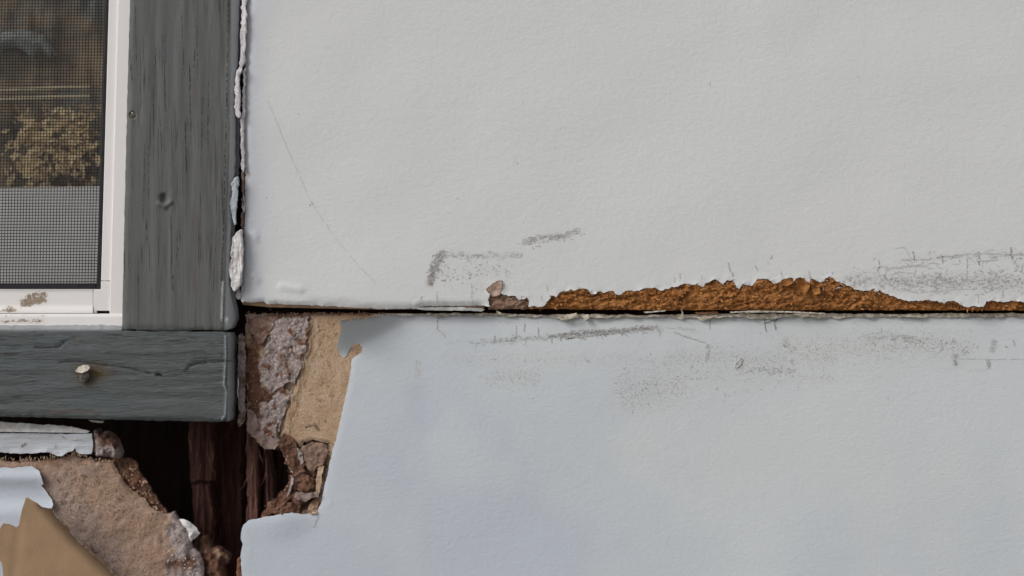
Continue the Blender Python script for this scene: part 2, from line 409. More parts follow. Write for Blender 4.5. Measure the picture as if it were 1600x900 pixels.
_lw = _n.new('ShaderNodeLayerWeight'); _pw = _n.new('ShaderNodeMath'); _pw.operation = 'POWER'; _l.new(_lw.outputs['Facing'], _pw.inputs[0]); _pw.inputs[1].default_value = 4; _fr = _n.new('ShaderNodeMath'); _fr.operation = 'MULTIPLY_ADD'; _l.new(_pw.outputs[0], _fr.inputs[0]); _fr.inputs[1].default_value = .6; _fr.inputs[2].default_value = .04; _mx = _n.new('ShaderNodeMixShader')
_l.new(_fr.outputs[0], _mx.inputs[0]); _l.new(_tr.outputs[0], _mx.inputs[1]); _l.new(_gl.outputs[0], _mx.inputs[2]); _l.new(_mx.outputs[0], _n['Material Output'].inputs[0])

# ------------------------------------------------------------------ the ground out of view below (bounces daylight up the wall)
g = mesh_of('ground', np.array([(-60, -90, -1.1), (60, -90, -1.1), (60, .2, -1.1), (-60, .2, -1.1)]), [(0, 1, 2, 3)], simple('pale_dry_ground', (.24, .235, .22), (.17, .165, .15), 3, 0), None, False, 'structure')

# ------------------------------------------------------------------ surfaces of the two boards
def surf_up(px, py):
    px = np.asarray(px, float); py = np.asarray(py, float)
    d = -6+.5*fbm(px/210, py/170, 2, 3)
    d = d-1.0*soft(px, py, [(394, 430), (401, 437)], 9)-.8*soft(px, py, [(396, 365), (400, 372)], 8)-.7*soft(px, py, [(440, 447), (470, 452)], 9)
    d = d-.5*soft(px, py, [(484, 317), (484.5, 318)], 6)-.4*soft(px, py, [(714, 307), (714.5, 308)], 5)-.4*soft(px, py, [(1190, 155), (1190.5, 156)], 6)
    return d
def surf_low(px, py):
    px = np.asarray(px, float); py = np.asarray(py, float)
    d = -1+.3*fbm(px/230, py/190, 2, 9)
    top = 1-sm(488, 517, py)
    d = d+1.5+1.2*top*sm(600, 680, px)                                               # the paint tucks in under the upper board
    lean = np.clip(1-((py-500)/50+(px-545)/95), 0, 1.2)
    d = d-11.0*lean**1.35*(1-sm(600, 660, px))                                        # and curls out and over at its torn corner
    d = d-1.2*(1-sm(0, 60, np.hypot(px-440, (py-812)*1.4)))
    d = d+.3*soft(px, py, [(655, 620), (668, 660)], 45)
    d = d-.5*soft(px, py, [(1155, 568), (1156, 569)], 7)-.5*soft(px, py, [(515, 787), (515.5, 788)], 5)
    return d

# ================================================================== upper siding board
X0, X1, Y0, Y1 = -520, 2500, -720, 1800
up = thing('siding_panel', 'pale grey painted siding board above the dark joint, its lower edge rotted to orange fibre', 'siding panel', 1200, 484, -6, 'painted siding boards on the wall')
ROT = [(829, 479), (845, 480), (852, 475), (858, 468), (860, 461), (868, 464), (875, 458), (882, 454), (887, 456), (890, 452), (897, 455), (902, 451), (912, 451), (920, 455), (925, 460), (930, 455), (945, 458), (952, 456), (958, 455), (963, 459), (970, 460), (973, 457), (978, 454), (988, 454), (993, 456), (1005, 452), (1015, 450), (1025, 449), (1033, 454), (1042, 452), (1050, 449), (1060, 447), (1066, 444), (1075, 443), (1085, 445), (1091, 441), (1095, 447), (1100, 446), (1110, 439), (1117, 436), (1125, 440), (1130, 445), (1137, 437), (1142, 435), (1148, 441), (1150, 449), (1155, 451), (1160, 443), (1167, 445), (1175, 447), (1182, 438), (1190, 434), (1200, 436), (1208, 440), (1213, 443), (1222, 438), (1232, 433), (1238, 434), (1240, 440), (1246, 433), (1254, 436), (1260, 440), (1264, 441), (1268, 434), (1275, 439), (1288, 441), (1289, 435), (1297, 432), (1303, 434), (1307, 440), (1318, 442), (1325, 448), (1335, 451), (1350, 456), (1358, 455), (1366, 452), (1376, 455), (1390, 461), (1400, 465), (1410, 468.5), (1420, 471), (1435, 471), (1445, 468), (1455, 470), (1465, 470), (1475, 474), (1482, 471), (1490, 470), (1497, 473), (1507, 479), (1530, 480), (1537, 479), (1540, 472), (1550, 470), (1560, 473), (1570, 472), (1580, 470), (1600, 472), (1640, 468), (1700, 474), (1760, 470), (1830, 480), (X1, 481)]
DUCK = [(765, 479), (763, 466), (765, 460), (759, 452), (768, 445), (780, 438), (785, 440), (783, 450), (781, 460), (805, 463), (812, 468), (822, 463), (827, 472), (826, 479)]
up_poly = [(386, Y0), (385.5, 0), (383, 120), (381, 240), (381, 330), (379, 400), (377, 440), (377, 468), (379, 473), (392, 474), (411, 472.5), (418, 476), (467, 478), (530, 480), (600, 483), (650, 482.5), (660, 478), (700, 478), (757, 478)]+DUCK+ROT+[(X1, Y0)]
def rotkeep(x, y): return np.where((x > 757) & (y > 425) & (x < 1640), 1.0, np.where(y > 465, .55, .45))*(x < 1700)*(y > -60)
def up_depth(x, y, d):
    z = surf_up(x, y)
    edge = (1-sm(750, 765, x))*(1-sm(0, 9, d))
    z = z+1.7*edge*edge
    torn = sm(757, 770, x)*(y > 425)*(1-sm(0, 10, d))
    return z-torn*np.clip(.1+.7*fbm(x/7, y/7, 2, 21), -.1, .25)
R_UP = [(1330, 437), (1420, 442), (1500, 440), (1640, 447)]
SCUFFS_UP = [([(690, 397), (683, 408), (677, 424), (672, 443)], 13, .95), ([(676, 440), (700, 412)], 20, .34), ([(690, 396), (735, 400)], 10, .55), ([(735, 400), (815, 398)], 9, .45), ([(700, 420), (760, 425), (800, 415)], 34, .22),
             ([(818, 378), (860, 369), (880, 369), (902, 361)], 9, .70), ([(845, 376), (880, 372)], 10, .35), (R_UP, 32, .56), ([(1400, 408), (1470, 402), (1540, 396), (1640, 400)], 12, .34), ([(1375, 420), (1450, 415)], 9, .4),
             ([(1430, 455), (1500, 452)], 16, .45), ([(1530, 460), (1620, 455)], 25, .3), ([(1120, 437), (1150, 430)], 10, .3), ([(740, 447), (742, 465)], 8, .35), ([(1585, 410), (1592, 418)], 9, .6),
             ([(1270, 438), (1340, 440)], 9, .5)]
def mk(scuffs, k=1.0):
    def f(x, y, d):
        a = np.zeros(len(x)); m = (x > -40) & (x < 1700) & (y > 330) & (y < 680)
        for line, w, s in scuffs: a[m] = np.maximum(a[m], s*soft(x[m], y[m], line, w))
        return a*k
    return f
def up_tint(x, y, d): return np.clip((1-sm(384, 440+18*fbm(x/40, y/90, 2, 5), x))*.75, 0, 1)  # bluish band: the trim's shadow on the wall, put into the colour
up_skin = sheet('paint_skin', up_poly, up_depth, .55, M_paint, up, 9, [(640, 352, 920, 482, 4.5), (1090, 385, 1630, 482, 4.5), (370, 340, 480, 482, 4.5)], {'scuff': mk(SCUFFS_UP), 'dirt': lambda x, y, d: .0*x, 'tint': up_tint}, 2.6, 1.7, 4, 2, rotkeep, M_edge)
body = [(383, Y0), (381, 200), (379, 476), (420, 480), (600, 484), (757, 482), (757, 430), (900, 436), (1110, 424), (1330, 424), (1480, 450), (X1, 462), (X1, Y0)]
sheet('board_body', body, lambda x, y, d: surf_up(x, y)*0-4.4, 7.5, M_hard, up, 60, (), None, 12)
rot_poly = [(764, 484), (759, 474), (756, 455), (770, 436), (790, 432), (800, 450), (830, 455), (850, 446), (900, 434), (1000, 432), (1100, 422), (1220, 418), (1330, 422), (1400, 445), (1480, 455), (1640, 452), (X1, 460), (X1, 485), (1600, 485), (1400, 484.5), (1150, 484.5), (1000, 484.5), (900, 483.5), (840, 482.5)]
def rot_depth(x, y, d):
    lay = ridge(x/46, y/6.5+fbm(x/30, y/30, 2, 8)*1.6, 3, 14)
    z = -5.6+1.7*sm(440, 482, y)+.7*fbm(x/22, y/12, 3, 33)-1.3*np.clip(lay, -.6, 1)-.75*fbm(x/5, y/3.5, 2, 44)
    z = np.maximum(z, -7.2)+(1-sm(0, 4, d))*1.4*(y > 478)
    under = soft_in(x, y, up_poly, 2.5)                                              # it stays behind the paint that still covers it
    return np.where(under > .02, np.maximum(z, -6.2+1.6*under), z)
sheet('rotten_edge', rot_poly, rot_depth, lambda x, y: 4.5, M_rot, up, 3, [(756, 425, 1640, 490, 2.0)], {'pink': lambda x, y, d: (1-sm(815, 842, x))*.95}, 3, .8, 4, 5, lambda x, y: (x < 1700)*1.0, None, None, None, 40)
rz = lambda x, y: rot_depth(x, y, 0*x+20)
rot_in = ROT[:-8]+[(1600, 483), (840, 482)]
fibres('loose_fibres', in_poly(rot_in, 420, 11), .25, .8, (2, 6), (.6, 1.7), rz, (.05, .55), M_fib_r, up, 11)
fibres('loose_fibres', on_line(ROT[:-8], 160, 12, 1.0)+np.array([0, 2.5]), 1.5, .9, (2, 6), (.5, 1.5), lambda x, y: rz(x, y+3)-.2, (.2, 1.0), M_fib_r, up, 12)
M_rotcrack_rim = tone_mat('dark_rot_cracks_and_rim', (.36, .155, .055), (.045, .018, .009))
rc = np.random.default_rng(61); rst = []
for q in in_poly(rot_in, 85, 62):
    l = rc.uniform(8, 38); rst.append(([(q[0]-l/2, q[1]+rc.normal(0, 1.4)), (q[0]-l*.15, q[1]+rc.normal(0, 1.6)), (q[0]+l*.2, q[1]+rc.normal(0, 1.6)), (q[0]+l/2, q[1]+rc.normal(0, 1.4))], rc.uniform(.7, 1.8), rc.uniform(.4, .9), .9))
ribbons('rot_cracks_and_rim', rst, rz, M_rotcrack_rim, up, .12, None, 14)
ribbons('rot_cracks_and_rim', [([(p[0], p[1]+1.6) for p in ROT[i:i+3]], 1.5, .8, .8) for i in range(0, len(ROT)-12, 2)], lambda x, y: np.minimum(rz(x, y), -5.8), M_rotcrack_rim, up, .25, None, 15)  # dark rim following the torn paint edge just below it
# curled scraps of torn skin along the rot
def scrap(nm, pts, par, base, mat, seed, curl=1.2):
    c = np.mean(pts, 0)
    return sheet(nm, pts, lambda x, y, d: base+curl*np.clip((np.hypot(x-c[0], y-c[1])/8)-.6, -.4, 1)*(-1)+.35*fbm(x/5, y/5, 2, seed), .45, mat, par, 2.4, (), None, 2, .5, 3, seed)
scrap('torn_scrap', [(759, 452), (770, 443), (780, 437.5), (785, 440), (783, 452), (780, 461), (770, 464), (766, 459)], up, -6.7, M_skin, 3, .8)['label'] = 'small brown torn corner standing up from the edge'
for k, (sx, sy, s) in enumerate([(928, 456, 6), (817, 465, 5), (1140, 436, 5), (1211, 440, 6), (1166, 443, 4), (1370, 453, 4), (1094, 444, 3.5)]):
    a = np.linspace(0, 2*math.pi, 7)[:-1]+k
    scrap('paint_flake', [(sx+s*(1+.35*math.sin(3*q+k))*math.cos(q), sy+s*.62*math.sin(q)) for q in a], up, -7.0, M_white, 50+k, 1.0)
for k, (pts) in enumerate([[(1215, 443), (1232, 434), (1240, 441), (1232, 446), (1222, 446)], [(1244, 437), (1256, 434), (1266, 446), (1262, 455), (1254, 458), (1250, 448)], [(1270, 440), (1280, 448), (1282, 458), (1272, 461), (1268, 450)]]):
    scrap('rotten_splinter', pts, up, -7.6, M_rot, 70+k, 1.4)
sheet('paint_lip', [(640, 481), (680, 480), (720, 480), (750, 481), (757, 484), (752, 487), (735, 485.5), (700, 485), (660, 484.5)], lambda x, y, d: -5.3+.25*fbm(x/12, y/5, 2, 6)+1.0*sm(480, 487, y), .5, M_paint, up, 3, (), {'scuff': lambda x, y, d: 0*x, 'dirt': lambda x, y, d: 0*x+.3, 'tint': lambda x, y, d: 0*x}, 3, .6, 5, 8)
ST_UP = [([(417, 155), (430, 185), (450, 235), (470, 280), (484, 312), (505, 345), (530, 380), (560, 415), (592, 447)], 1.5, .13, .7),
         ([(659, 462), (657, 470), (660, 480)], 1.4, .5, .95), ([(737, 440), (737, 476)], 1.3, .3, .8), ([(743, 445), (744, 458)], 3, .25, .6), ([(683, 455), (682, 472)], 2.2, .35, .7),
         ([(1138, 410), (1140, 420), (1145, 430), (1144, 438)], 2.2, .45, .85), ([(1180, 415), (1184, 424)], 1.6, .45, .9), ([(1207, 397), (1206, 404), (1202, 404)], 1.6, .5, .9), ([(1200, 409), (1201, 416)], 1.3, .3, .8), ([(1221, 424), (1222, 433)], 1.6, .4, .9),
         ([(1264, 424), (1266, 436)], 2.2, .45, .85), ([(1292, 424), (1294, 434)], 1.6, .4, .9), ([(1300, 420), (1302, 433)], 1.8, .45, .9), ([(1062, 425), (1063, 445)], 1.3, .45, .9), ([(1054, 433), (1054, 442)], 1.2, .35, .8), ([(1096, 431), (1097, 447)], 1.2, .35, .8),
         ([(1373, 406), (1374, 416), (1371, 424)], 1.6, .6, .95), ([(1373, 417), (1400, 419), (1425, 415), (1450, 417)], 2.4, .32, .85), ([(1427, 393), (1429, 406), (1424, 405)], 2.0, .6, .95), ([(1398, 389), (1413, 386), (1421, 399), (1424, 405)], 1.4, .28, .8), ([(1408, 407), (1460, 404), (1475, 401), (1525, 396), (1580, 398), (1610, 397)], 1.8, .40, .85),
         ([(1472, 400), (1473, 412)], 2.0, .45, .9), ([(1511, 404), (1511, 436)], 1.6, .4, .85), ([(1529, 393), (1530, 414)], 2.4, .62, .95), ([(1580, 386), (1581, 406)], 3.0, .65, .95), ([(1430, 416), (1430, 430)], 1.3, .4, .9), ([(1394, 429), (1403, 425), (1428, 427)], 1.5, .4, .9), ([(1531, 408), (1560, 406)], 1.8, .35, .8), ([(1546, 420), (1549, 426)], 1.8, .5, .9),
         ([(1440, 440), (1470, 444), (1480, 440)], 1.6, .45, .8), ([(1450, 430), (1475, 437), (1490, 452)], 1.6, .45, .8), ([(1545, 455), (1566, 447), (1567, 465)], 1.5, .4, .8), ([(1548, 444), (1550, 455)], 1.6, .45, .8), ([(1580, 440), (1582, 450)], 1.6, .45, .9), ([(1586, 420), (1596, 425), (1598, 412)], 1.6, .5, .8),
         ([(1529, 460), (1529, 478)], 1.1, .35, .8), ([(1400, 455), (1440, 456), (1500, 452), (1560, 450)], 1.4, .32, .7), ([(807, 253), (809, 257)], 1.4, .5, 1), ([(846, 463), (846, 470)], 1.1, .4, 1), ([(855, 445), (856, 455)], 1.1, .35, 1), ([(1109, 130), (1110, 135)], 1.8, .25, 1), ([(416, 308), (416.5, 309.5)], 1.8, .55, 1), ([(466, 178), (466.4, 179.5)], 1.6, .45, 1), ([(483, 320), (485, 320)], 2, .4, 1), ([(714, 309), (715, 310)], 2, .35, 1), ([(393, 437), (399, 432)], 1.7, .4, 1), ([(1340, 118), (1342, 121)], 2, .22, 1)]
ST_UP += tiny_strokes([(1345, 432), (1430, 445), (1500, 440), (1600, 430)], 190, 10, (3, 12), (.8, 1.6), (.18, .5), 1)+tiny_strokes([(1400, 410), (1600, 400)], 60, 5, (4, 14), (.8, 1.4), (.15, .4), 2)
ST_UP += tiny_strokes([(822, 378), (860, 371), (900, 363)], 60, 3.5, (3, 9), (.8, 1.6), (.25, .6), 3)+tiny_strokes([(688, 398), (740, 400), (810, 397)], 60, 3, (3, 8), (.7, 1.3), (.18, .45), 4)+tiny_strokes([(687, 398), (680, 415), (674, 440)], 60, 3, (2, 6), (1, 2), (.35, .7), 5)+tiny_strokes([(1250, 438), (1350, 440)], 30, 6, (3, 8), (.7, 1.2), (.2, .4), 6)
ribbons('scratch_marks', ST_UP, surf_up, M_mark, up_skin, .10)
ribbons('dirt_specks', tiny_strokes([(690, 415), (700, 440), (760, 420), (800, 430)], 110, 9, (.8, 2), (.7, 1.5), (.2, .5), 7, 2), surf_up, M_speck, up_skin, .10)

# ================================================================== lower siding board
lo = thing('siding_panel', 'pale blue grey siding board below the joint, paint torn off its broken left end', 'siding panel', 1200, 900, -1, 'painted siding boards on the wall')
TOPL = [(531, 502), (545, 500.5), (560, 498), (575, 497), (590, 493.5), (600, 492), (620, 492), (660, 491.5), (700, 491), (760, 491), (850, 493), (950, 493), (1100, 494), (1200, 493), (1400, 493), (1600, 492.5), (X1, 492)]
LEFT = [(378, 905), (376, 870), (379, 850), (376, 840), (377, 830), (380, 820), (388, 813), (400, 811), (412, 808), (425, 806), (440, 803), (455, 801), (470, 803), (482, 803), (491, 801), (497, 796), (502, 785), (505, 770), (508, 755), (512, 740), (516, 720), (520, 703), (525, 688), (530, 665), (535, 642), (540, 620), (545, 598), (548, 580), (549, 568), (550, 561), (556, 556), (561, 554), (566, 549), (566, 542), (561, 537), (555, 537), (550, 541), (546, 548), (542, 556), (537, 559), (532, 555), (528, 547), (527, 538), (529, 530), (532, 520), (534, 510)]
lo_poly = TOPL+[(X1, Y1), (380, Y1), (376, 1200)]+LEFT
def lo_depth(x, y, d):
    z = surf_low(x, y); e = (1-sm(0, 6, d))
    return z+.25*e*(x < 560)+(1-sm(0, 5, d))*np.clip(.7*fbm(x/12, y/12, 2, 4), -.5, .5)*(y < 520)
SCUFFS_LO = [([(770, 533), (830, 529), (890, 524), (950, 518), (1030, 512)], 9, .62), ([(860, 526), (940, 520), (1020, 513)], 7, .9), ([(700, 536), (790, 531)], 7, .4), ([(800, 520), (808, 528)], 8, .5), ([(1360, 530), (1400, 525), (1450, 535)], 12, .42), ([(1490, 555), (1494, 570)], 8, .85), ([(1544, 565), (1546, 574)], 6, .9), ([(1552, 533), (1553, 548)], 7, .8), ([(1470, 535), (1472, 545)], 6, .6),
             ([(1060, 513), (1085, 516)], 9, .45), ([(1105, 540), (1104, 558)], 6, .45), ([(1415, 528), (1425, 533)], 9, .7), ([(650, 565), (651, 582)], 6, .42), ([(1510, 580), (1540, 578)], 10, .3)]
DIRT_LO = [([(980, 600), (1080, 580), (1180, 575), (1240, 560)], 62, .32), ([(990, 615), (1050, 600)], 60, .44), ([(1050, 560), (1130, 558), (1230, 565), (1300, 560)], 28, .42), ([(780, 590), (830, 588)], 26, .36), ([(700, 560), (1000, 562)], 22, .26), ([(1250, 545), (1420, 540), (1500, 545)], 50, .38), ([(1228, 532), (1236, 548)], 14, .62), ([(1240, 590), (1300, 590)], 14, .42), ([(470, 585), (560, 600)], 1, 0), ([(1155, 563), (1158, 572)], 9, .45)]
def lo_tint(x, y, d):  # bluish sky sheen, deeper low and left, painted into the colour
    v = .75*soft_in(x, y, [(300, 640), (640, 560), (900, 640), (1000, 1000), (300, 1000)], 160)+.35*fbm(x/120, y/120, 3, 71)
    v = v+.45*soft(x, y, [(655, 615), (670, 660)], 40)+.3*soft(x, y, [(760, 660), (780, 690)], 50)
    return np.clip(v+.3*sm(600, 950, y), 0, 1)
lo_skin = sheet('paint_skin', lo_poly, lo_depth, .45, M_paint_low, lo, 9, [(640, 492, 1630, 620, 4.5), (376, 492, 640, 840, 5)], {'scuff': mk(SCUFFS_LO), 'dirt': mk(DIRT_LO), 'tint': lo_tint}, 2.4, 1.0, 4, 12, lambda x, y: (x < 1700)*(y < 930)*np.where((x < 560) & (y > 505), .7, .9), M_edge)
# bare broken core at the left end
core_poly = [(384, 491), (420, 490), (470, 489.5), (520, 489), (600, 489), (660, 490), (660, 840), (500, 822), (440, 818), (400, 822), (404, 812), (410, 806), (415, 797), (420, 786), (432, 778), (440, 768), (448, 760), (455, 750), (456, 740), (451, 730), (447, 722), (447, 715), (442, 708), (438, 700), (432, 697), (425, 702), (414, 701), (408, 695), (400, 688), (392, 680), (386, 672), (385, 660), (386, 620), (385, 580), (386, 550), (382, 530), (384, 510)]
FUZZ = [(424, 505), (440, 498), (482, 494), (482, 515), (480, 540), (476, 560), (470, 575), (463, 592), (458, 600), (452, 594), (446, 600), (440, 605), (428, 612), (418, 606), (410, 600), (405, 585), (402, 570), (410, 560), (415, 540), (420, 525)]
FUZZ2 = [(404, 628), (420, 630), (440, 600), (452, 612), (446, 640), (440, 660), (434, 680), (420, 684), (405, 668), (402, 645)]
LUMP = [(440, 676), (452, 680), (462, 694), (475, 688), (500, 690), (514, 692), (508, 760), (494, 802), (400, 822), (430, 780), (455, 750), (445, 712)]
def core_depth(x, y, d):
    fz = soft_in(x, y, FUZZ, 3); fz2 = soft_in(x, y, FUZZ2, 5); lump = soft_in(x, y, LUMP, 9)
    tanz = sm(-14, 14, x-(483-(y-490)*.26))                                          # the flat tan side, right of a slanting step
    z = 2.9-.7*tanz
    z = z-0.0*fz*(1+.55*fbm(x/14, y/14, 3, 5)+.42*fbm(x/5, y/5, 3, 6))-0.0*fz2
    z = z+(1-tanz)*(.9*fbm(x/16, y/16, 4, 51)+.45*fbm(x/4.5, y/4.5, 2, 52))+lump*.6*fbm(x/4.5, y/4, 2, 53)
    z = z+lump*(1.3+3.2*fbm(x/20, y/17, 4, 61)-2.0*ridge(x/26, y/15, 3, 66))
    z = z-.45*tanz*(1-lump)*np.clip(ridge((x+.35*y)/9, (y-.3*x)/60, 2, 17), 0, 1)*(1-sm(495, 515, x+.27*(y-490)))  # peeled fibre streaks
    z = z+.35*tanz*fbm(x/40, y/60, 3, 27)
    z = z+2.2*soft(x, y, [(472, 692), (482, 687), (500, 690), (510, 694)], 4)+1.6*soft(x, y, [(500, 730), (511, 728)], 3)
    z = z+4.2*soft(x, y, [(478, 787), (485, 786)], 12)-1.8*soft(x, y, [(466, 773), (474, 775), (497, 770)], 7)
    z = z-1.2*soft(x, y, [(388, 522), (392, 530)], 7)
    z = z+2.6*(1-sm(0, 8, d))*(x < 520)*(y > 495)
    z = z+1.2*(1-sm(488, 496, y))
    z = np.maximum(z, np.where(x > 545, 0.3, -5.0))
    return np.maximum(z, surf_low(x, y)+1.0)
core_attr = {
    'mauve': lambda x, y, d: np.clip(np.maximum.reduce([soft_in(x, y, FUZZ, 4), soft_in(x, y, FUZZ2, 6), .75*soft_in(x, y, [(384, 490), (430, 490), (420, 520), (405, 540), (390, 520)], 10), .8*soft_in(x, y, [(386, 640), (440, 640), (440, 700), (400, 690)], 8), .85*soft(x, y, [(466, 690), (470, 716), (476, 735)], 9), .6*soft_in(x, y, LUMP, 8), .7*soft(x, y, [(466, 773), (474, 775), (497, 770)], 9), .5*soft(x, y, [(462, 742), (452, 775)], 5), .55*soft(x, y, [(505, 640), (480, 655)], 20)]), 0, 1),
    'rust': lambda x, y, d: np.clip(np.maximum.reduce([soft_in(x, y, [(384, 545), (404, 545), (402, 580), (412, 605), (424, 614), (436, 620), (420, 632), (402, 640), (402, 690), (385, 670)], 5)*.95, .75*soft_in(x, y, [(395, 500), (440, 492), (450, 500), (415, 530), (400, 560)], 9), .6*soft(x, y, [(397, 515), (394, 545)], 9), .62*soft_in(x, y, LUMP, 10), .7*soft(x, y, [(440, 490), (560, 489), (620, 490)], 5)]), 0, 1),
    'dark': lambda x, y, d: np.clip(np.maximum.reduce([.5*soft(x, y, [(445, 685), (462, 705), (468, 728)], 16), .4*soft(x, y, [(470, 742), (496, 738)], 14), .95*soft(x, y, [(478, 786), (486, 786)], 14), .3*soft(x, y, [(425, 790), (450, 780)], 18), .9*soft(x, y, [(472, 692), (482, 687), (500, 690), (510, 694)], 4), .5*soft(x, y, [(440, 556), (452, 585)], 12)]), 0, 1)}
core_attr = {k: warp(f, 5, 14, 2.5, 5, 210+i) for i, (k, f) in enumerate(core_attr.items())}
core_relief = warp(lambda x, y, d: core_depth(x, y, d), 3.5, 14, 1.5, 5, 210)
sheet('broken_core', core_poly, lambda x, y, d: np.where(x < 516, core_relief(x, y, d), core_depth(x, y, d)), 6.5, M_core, lo, 2.1, [(600, 480, 700, 860, 14)], core_attr, 2.6, 1.6, 6, 31, lambda x, y: (x < 600)*1.0)
cz = lambda x, y: core_relief(x, y, 0*x+30)
fibres('loose_fibres', in_poly(FUZZ, 120, 1), 2.2, .9, (2, 5), (.7, 1.8), lambda x, y: 0*x-.55, (.05, .5), M_fib_m, lo, 1)
fibres('loose_fibres', in_poly(FUZZ2, 60, 2), 2.2, .9, (2, 5), (.7, 1.8), lambda x, y: 0*x-.1, (.05, .5), M_fib_m, lo, 2)
fibres('loose_fibres', in_poly(LUMP, 60, 3), 1.8, 1.2, (2.5, 6), (.8, 2.2), cz, (.1, .8), M_fib_b, lo, 3)
fibres('loose_fibres', on_line([(386, 672), (408, 695), (425, 702), (438, 700), (447, 715), (455, 740), (448, 760), (432, 778), (415, 797)], 45, 4, 1.4), 2.6, 1.0, (2, 5), (.6, 1.8), lambda x, y: cz(x, y)*0+1.0, (.2, 1.2), M_fib_b, lo, 4)
fibres('loose_fibres', on_line([(482, 500), (470, 545), (458, 600), (446, 640), (440, 672)], 60, 5, 5)+np.array([9, 0]), 1.85, .14, (8, 24), (.4, 1.0), lambda x, y: 0*x+.2, (.0, .35), M_fib_t, lo, 5)
fibres('loose_fibres', on_line([(386, 490), (480, 489.5), (600, 489.5)], 70, 6, 1), 1.2, 1.2, (2, 5), (.5, 1.4), lambda x, y: 0*x+.6, (.2, 1.2), M_fib_b, lo, 6)
fibres('loose_fibres', in_poly([(384, 545), (404, 545), (404, 600), (420, 620), (402, 690), (386, 670)], 90, 7), 1.8, 1.2, (2, 5), (.5, 1.4), cz, (.1, .5), M_fib_b, lo, 7)
def plate(poly, base, th, w, seed, amp=1.6, sc=4.5, relief=.5, tilt=(0, 0), lift=.5):
    c = np.mean(poly, 0)
    at = {k: (lambda v: (lambda x, y, d: v+0*x))(w.get(k, 0)) if not callable(w.get(k)) else w[k] for k in ('mauve', 'rust', 'dark')}
    return sheet('torn_layer', poly, lambda x, y, d: base+relief*fbm(x/13, y/13, 3, seed)+relief*.7*fbm(x/4.5, y/4.5, 2, seed+4)+tilt[0]*(x-c[0])+tilt[1]*(y-c[1])-lift*(1-sm(0, 6, d))*fbm(x/11, y/11, 2, seed+8), th, M_core, lo, 2.1, (), at, 2.0, amp, sc, seed, lambda x, y: (x < 560)*1.0)
fz_att = {'mauve': lambda x, y, d: .95-.75*np.clip(soft(x, y, [(440, 556), (452, 585)], 11)+sm(.25, .6, fbm(x/13, y/13, 3, 77)), 0, 1), 'rust': lambda x, y, d: .8*sm(.25, .6, fbm(x/13, y/13, 3, 77)), 'dark': lambda x, y, d: .5*soft(x, y, [(440, 556), (452, 585)], 11)}
plate(FUZZ, -.4, 1.8, fz_att, 301, 2.2, 6, .75, (0, -.004), .7)
plate(FUZZ2, .1, 1.6, fz_att, 303, 2.2, 6, .7, (0, 0), .6)
plate([(392, 498), (420, 494), (440, 494), (428, 506), (418, 524), (408, 540), (398, 530), (392, 515)], .5, 1.2, {'mauve': .6, 'rust': .55}, 305, 1.8, 5, .6)
TANP = [(484, 491), (520, 489.6), (600, 489.6), (650, 490), (650, 706), (540, 700), (513, 692), (500, 690.5), (489, 687), (476, 691), (468, 699), (461, 692), (452, 683), (443, 677), (444, 664), (449, 645), (456, 622), (464, 598), (472, 570), (479, 545), (483, 520)]
sheet('torn_layer', TANP, lambda x, y, d: np.maximum(.9+.2*fbm(x/40, y/60, 3, 27), surf_low(x, y)+.55)-.4*np.clip(ridge((x+.27*y)/7, (y-.3*x)/70, 2, 17), 0, 1)*(1-sm(18, 36, x+.27*(y-490)-480))+.8*(1-sm(0, 5, d))*(x < 520)*(y > 494), 1.6, M_core, lo, 2.2, [(560, 480, 700, 760, 12)], {'mauve': lambda x, y, d: .38*soft(x, y, [(505, 640), (480, 655)], 18)*sm(-.2, .4, fbm(x/9, y/9, 3, 5))+.5*soft(x, y, [(462, 690), (470, 700)], 8), 'rust': lambda x, y, d: .55*soft(x, y, [(484, 490), (560, 489), (640, 490)], 7)+.3*soft(x, y, [(470, 692), (512, 690)], 9), 'dark': lambda x, y, d: .5*soft(x, y, [(478, 668), (492, 664), (498, 672)], 4)}, 2.2, 1.1, 5, 307, lambda x, y: (x < 530)*1.0)
plate([(471, 697), (486, 691), (500, 692), (510, 695), (512, 704), (508, 720), (505, 727), (497, 728), (489, 738), (480, 732), (474, 716), (469, 706)], .7, 1.6, {'mauve': .38, 'rust': .42}, 309, 1.5, 4, .6, (0, .012))
plate([(497, 731), (506, 728), (503, 745), (500, 765), (497, 774), (493, 768), (494, 748)], .6, 1.6, {'mauve': 0}, 311, 1.2, 4, .4)
plate([(440, 676), (452, 680), (463, 693), (468, 706), (472, 722), (476, 736), (464, 740), (456, 735), (448, 722), (442, 706), (436, 694)], 1.0, 2, {'mauve': .3, 'rust': .75, 'dark': .2}, 313, 2, 5, .9, (0, .02))
plate([(463, 700), (469, 702), (473, 712), (475, 722), (470, 726), (465, 714)], .2, 1, {'mauve': 1}, 315, 1.2, 4, .5)
plate([(456, 738), (470, 738), (484, 742), (492, 752), (488, 764), (474, 768), (462, 764), (454, 752)], 1.2, 2, {'rust': .7, 'mauve': .35}, 317, 2.2, 5, .9, (.02, 0))
plate([(461, 771), (468, 768), (480, 771), (492, 768), (498, 771), (496, 777), (486, 779), (478, 783), (466, 782), (460, 777)], -.4, 2, {'mauve': .8, 'rust': .3}, 319, 1.6, 4, .7)
plate([(454, 752), (458, 756), (454, 772), (446, 786), (434, 800), (416, 806), (408, 808), (416, 792), (430, 778), (444, 766)], 1.0, 2.4, {'rust': .8, 'mauve': .4}, 321, 2.2, 5, .8, (0, -.01))
plate([(455, 742), (459, 748), (458, 756), (452, 772), (448, 778), (449, 770), (454, 756)], .1, 1, {'mauve': .8}, 323, .8, 4, .4)
